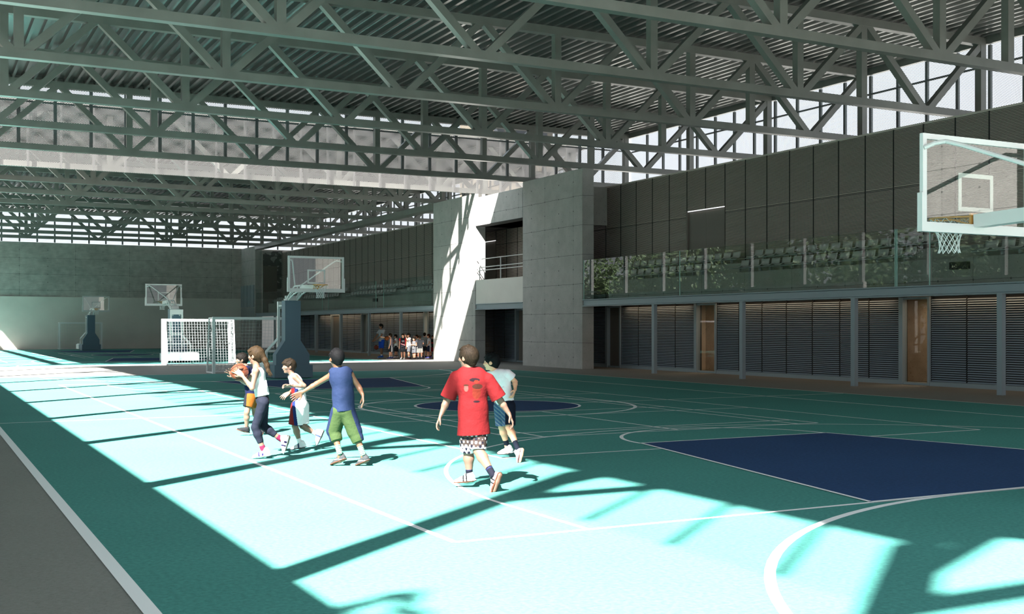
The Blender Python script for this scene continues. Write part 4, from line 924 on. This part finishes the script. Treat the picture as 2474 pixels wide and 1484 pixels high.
# boy in white t-shirt
o,J=P_('tee_boy')
def bshort(C,k): a=(C-k['pe'])@R3; out=np.zeros(len(C),int); out[a<.005]=1; out[(a<.0)&(np.abs(((C[:,2]*1.0+a*.8)%.05)-.025)<.010)]=2; return out
person('boy',J,o,.98,'person, black-haired boy in white t-shirt and light blue shorts running beyond the red shirt',-R3*.97+F3*.1,'fair_far','black',dict(  # takes the brightened skin copy because he stands in shade
 top=dict(mats=[wh],ease=.022,hem=-.01,sleeve=.55,name='t_shirt',folds=12),
 legs=dict(mats=[cl(38,44,80),cl(120,160,225),cl(215,228,250)],ease=.028,len=.93,flare=1.3,color=bshort),socks=dict(mats=[cl(50,62,90)],h=.085),
 shoes=dict(mats=[cl(235,228,232),cl(150,110,110)]),thumbA=1,thumbB=-1),hstyle='short',palms=dict(A=-R3,B=-R3*.8),curl=(.6,.7))
# boy behind the ball
o,J=P_('ball_boy')
def oshort(C,k): a=(C-k['pe'])@R3; return np.where(a<-.045,1,0)
person('boy',J,o,.90,'person, boy in navy top and orange shorts half hidden behind the basketball',-R3*.90-F3*.35,'fair','dark',dict(
 top=dict(mats=[cl(45,55,120)],ease=.018,hem=.02,sleeve=.4,name='shirt'),
 legs=dict(mats=[cl(240,140,40),cl(50,55,70)],ease=.03,len=.62,flare=1.3,color=oshort),socks=dict(mats=[wh],h=.03),
 shoes=dict(mats=[cl(70,72,78),sole_tan])),hstyle='bowl')
# basketballs
def basketball(loc,r,label,logo=False,mtc=(214,120,84),h=.006,rot=(0,0,0)):
    a=nrm(R3*.2-F3*.98+np.array([0,0,.1])); e1=nrm(np.cross(a,[0,0,1.])); e2=np.cross(a,e1)
    e1,e2=nrm(e1+e2*.35),nrm(e2-e1*.35); 
    def col(C):
        n=C/np.linalg.norm(C,axis=1)[:,None]; p,q,s_=n@a,n@e1,n@e2; w_=.030
        m=(np.abs(q)<w_)|(np.abs(s_)<w_)|(np.abs(s_**2-(.52-.35*q*q))<.05)&(np.abs(q)<.98)
        return m.astype(int)
    b=fobj('basketball',Field().ell((0,0,0),((1,0,0),(0,1,0),(0,0,1)),(r,r,r)),h,[cl(*mtc,.6),cl(70,45,40)],None,None,color=col)
    b.location=loc; tag(b,label,'ball')
    if logo:
        f=Field(); 
        for i in range(9):
            t0=i/9; t1=(i+1)/9
            pt=lambda t: nrm(a+R3*(-.05+.75*t)+np.array([0,0,1.])*(.32+.9*(t-.3)**2))*r*1.002
            f.cone(pt(t0),pt(t1),.003+.009*math.sin(PI*t0**.6),.003+.009*math.sin(PI*t1**.6),.003)
        g_=fobj('swoosh_mark',f,.004,cl(70,45,40),b,None,planes=[])
    return b
basketball((3.79,14.99,1.125),.117,'orange basketball held up in the girl\'s hands',True,h=.004)
basketball(tuple(float(x) for x in (R3*((909-1237)/F_PX*63.0)+F3*63.0+np.array([0,0,.61]))),.125,'orange basketball bouncing below the tall coach\'s hands',False,(225,95,65),.009)
# group waiting at the far court edge
def stand(o,hgt,face_,arms,lean=0,stride=.10):
    s_=hgt; f=nrm(face_); r=nrm(np.cross(f,[0,0,1.])); z=np.array([0,0,1.])
    pt=lambda a,b,c: tuple(r*a*s_+f*b*s_+z*c*s_)
    J=dict(head=pt(0,.02,.925),neck=pt(0,0,.825),chest=pt(0,0,.73),waist=pt(0,0,.60),pelvis=pt(0,0,.52))
    for k,sg in (('A',-1),('B',1)):
        J['sh'+k]=pt(sg*.115,0,.795); st_=stride*(.4 if k=='A' else -.4)
        J['hip'+k]=pt(sg*.05,0,.50); J['kn'+k]=pt(sg*.06,st_*.5+.01,.275); J['an'+k]=pt(sg*.065,st_,.06); J['he'+k]=pt(sg*.065,st_-.03,.02); J['to'+k]=pt(sg*.08,st_+.10,.015)
        a=arms[0 if k=='A' else 1]
        el,wr={'down':((sg*.15,.0,.63),(sg*.145,.04,.50)),'hip':((sg*.19,-.02,.64),(sg*.10,.06,.56)),'cross':((sg*.15,.03,.64),(-sg*.04,.12,.66)),'up':((sg*.14,.10,.74),(sg*.06,.14,.87)),
               'point':((sg*.10,.16,.83),(sg*.06,.32,.86)),'low':((sg*.13,.10,.63),(sg*.06,.22,.54)),'hold':((sg*.15,.02,.66),(sg*.05,.14,.63))}[a]
        J['el'+k]=pt(*el); J['wr'+k]=pt(*wr); w_=np.array(J['wr'+k]); e_=np.array(J['el'+k]); J['ha'+k]=tuple(w_+nrm(w_-e_)*.06*s_)
    return J
def far_person(u,v0,hgt,face_,arms,label,skin,hair,top,legs,shoes,socks,**kw):
    d=1.72*F_PX/(v0-790.8); l=(u-1237)/F_PX*d; p=R3*l+F3*d; o=(round(float(p[0]),2),round(float(p[1]),2))
    J=stand(o,hgt,face_,arms); out=dict(top=dict(dict(ease=.034,hem=.075,sleeve=.55,folds=0,flare=1.12),**top),legs=dict(dict(ease=.024,len=.95,flare=2.0),**legs),shoes=dict(mats=shoes))
    if socks: out['socks']=dict(mats=[socks],h=.09)
    return person('person',J,o,hgt/1.4,label,face_,skin+'_far',hair,out,h=.011,face=False,group='people waiting at the far court edge',**kw)
def sidebar(m,c=None): return dict(mats=m,color=lambda C,k:(np.abs((C-k['pe'])@R3-.07)<.03).astype(int))
def portl(C,k):
    q=C-k['wa']; a=q@R3; z=q[:,2]; out=np.zeros(len(C),int); s1=z+a*.35
    out[(s1<-.0)&(s1>-.05)]=2; out[(s1<-.015)&(s1>-.035)]=1; out[(z>.14)&(z<.165)&(np.abs(a)<.07)]=1; out[(z>.07)&(z<.11)&(np.abs(a)<.012)]=2
    sh=np.abs((C-k['ch'])@k['sd'])>.125; out[sh]=2; return out
coach=far_person(922,865.5,1.90,-R3*.8-F3*.6,('low','low'),'person, tall coach in grey t-shirt and bright blue shorts dribbling a basketball','dark','black',dict(mats=[cl(165,165,168,far=True)],hem=.05),dict(mats=[cl(30,80,190,far=True)]),[cl(60,110,200,far=True),far_white],far_white)
far_person(944,868,1.36,-R3,('down','point'),'person, boy in grey sleeveless top pointing left, ball under his arm','fair','brown',dict(mats=[cl(145,138,150,far=True)],sleeve=0),sidebar([far_black,far_white]),[cl(60,60,130,far=True),far_white],far_white)
far_person(957,866,1.30,-R3,('hold','hold'),'person, dark-haired boy in white printed t-shirt and black shorts facing left','tan','dark',dict(mats=[cl(228,226,222,far=True),cl(190,90,90,far=True)],color=lambda C,k:((np.abs((C-k['ch'])@R3+.05)<.03)&(C[:,2]>.85)&(C[:,2]<1.0)).astype(int)),dict(mats=[far_black]),[cl(225,215,215,far=True),cl(170,40,50,far=True)],far_black)
far_person(974,868.5,1.36,-F3*.9-R3*.2,('down','down'),'person, boy in black and red basketball jersey with white stripe facing the court','fair','brown',dict(mats=[far_black,far_white,cl(200,40,50,far=True)],color=portl,sleeve=.4),dict(mats=[far_black]),[cl(165,165,160,far=True),far_white],None)
far_person(988,868.5,1.38,-R3*.9-F3*.3,('up','down'),'person, boy in white t-shirt and grey shorts with one hand raised to his face','fair','brown',dict(mats=[cl(228,228,228,far=True)]),dict(mats=[cl(110,112,116,far=True)]),[far_black,cl(150,40,50,far=True)],far_white)
far_person(1001,868.5,1.16,-F3*.8-R3*.5,('cross','cross'),'person, small boy in grey tank top with crossed arms','fair','brown',dict(mats=[cl(125,126,128,far=True)],sleeve=0),dict(mats=[cl(110,112,116,far=True)]),[far_black,far_black],None)
far_person(1008.5,862.5,1.27,-R3*.9-F3*.2,('up','down'),'person, boy in pale t-shirt mostly hidden behind the boy in dark grey','fair','brown',dict(mats=[cl(215,212,210,far=True)]),dict(mats=[far_black]),[cl(190,50,70,far=True),far_white],None)
far_person(1014.5,869,1.26,F3*.95-R3*.2,('hold','hold'),'person, blond boy from behind in dark grey t-shirt and white shorts','fair','blond',dict(mats=[cl(85,86,92,far=True)]),dict(mats=[cl(232,228,222,far=True)]),[cl(60,60,90,far=True),cl(180,140,90,far=True)],far_white)
far_person(1025.5,865.5,1.40,F3*.95+R3*.2,('hold','hold'),'person, boy from behind in light grey t-shirt and black shorts','fair','brown',dict(mats=[cl(150,150,150,far=True)]),dict(mats=[far_black]),[cl(60,60,120,far=True),far_white],None)
far_person(1036.5,867,1.33,-R3*.95,('hip','hip'),'person, red-haired boy in white t-shirt and dark shorts facing left','fair','red',dict(mats=[cl(230,230,234,far=True)]),sidebar([cl(45,50,75,far=True),far_white]),[cl(70,70,150,far=True),far_white],far_black)
far_person(1045,864.5,1.24,-F3*.9,('down','down'),'person, boy in black and red jersey and red shorts half hidden by the sunlit pier','fair','blond',dict(mats=[far_black,cl(200,40,50,far=True)],sleeve=0,color=lambda C,k:((C[:,2]>.80)&(C[:,2]<.86)).astype(int)),dict(mats=[cl(175,35,50,far=True)]),[cl(190,40,50,far=True),far_white],far_black)
b2=basketball((22.62,56.55,1.05),.12,'orange basketball tucked under the pointing boy\'s arm',False,(240,120,40),.009)
b2.location=Vector((float(x) for x in (R3*((934.5-1237)/F_PX*61.3)+F3*61.3)))+Vector((0,0,1.12))
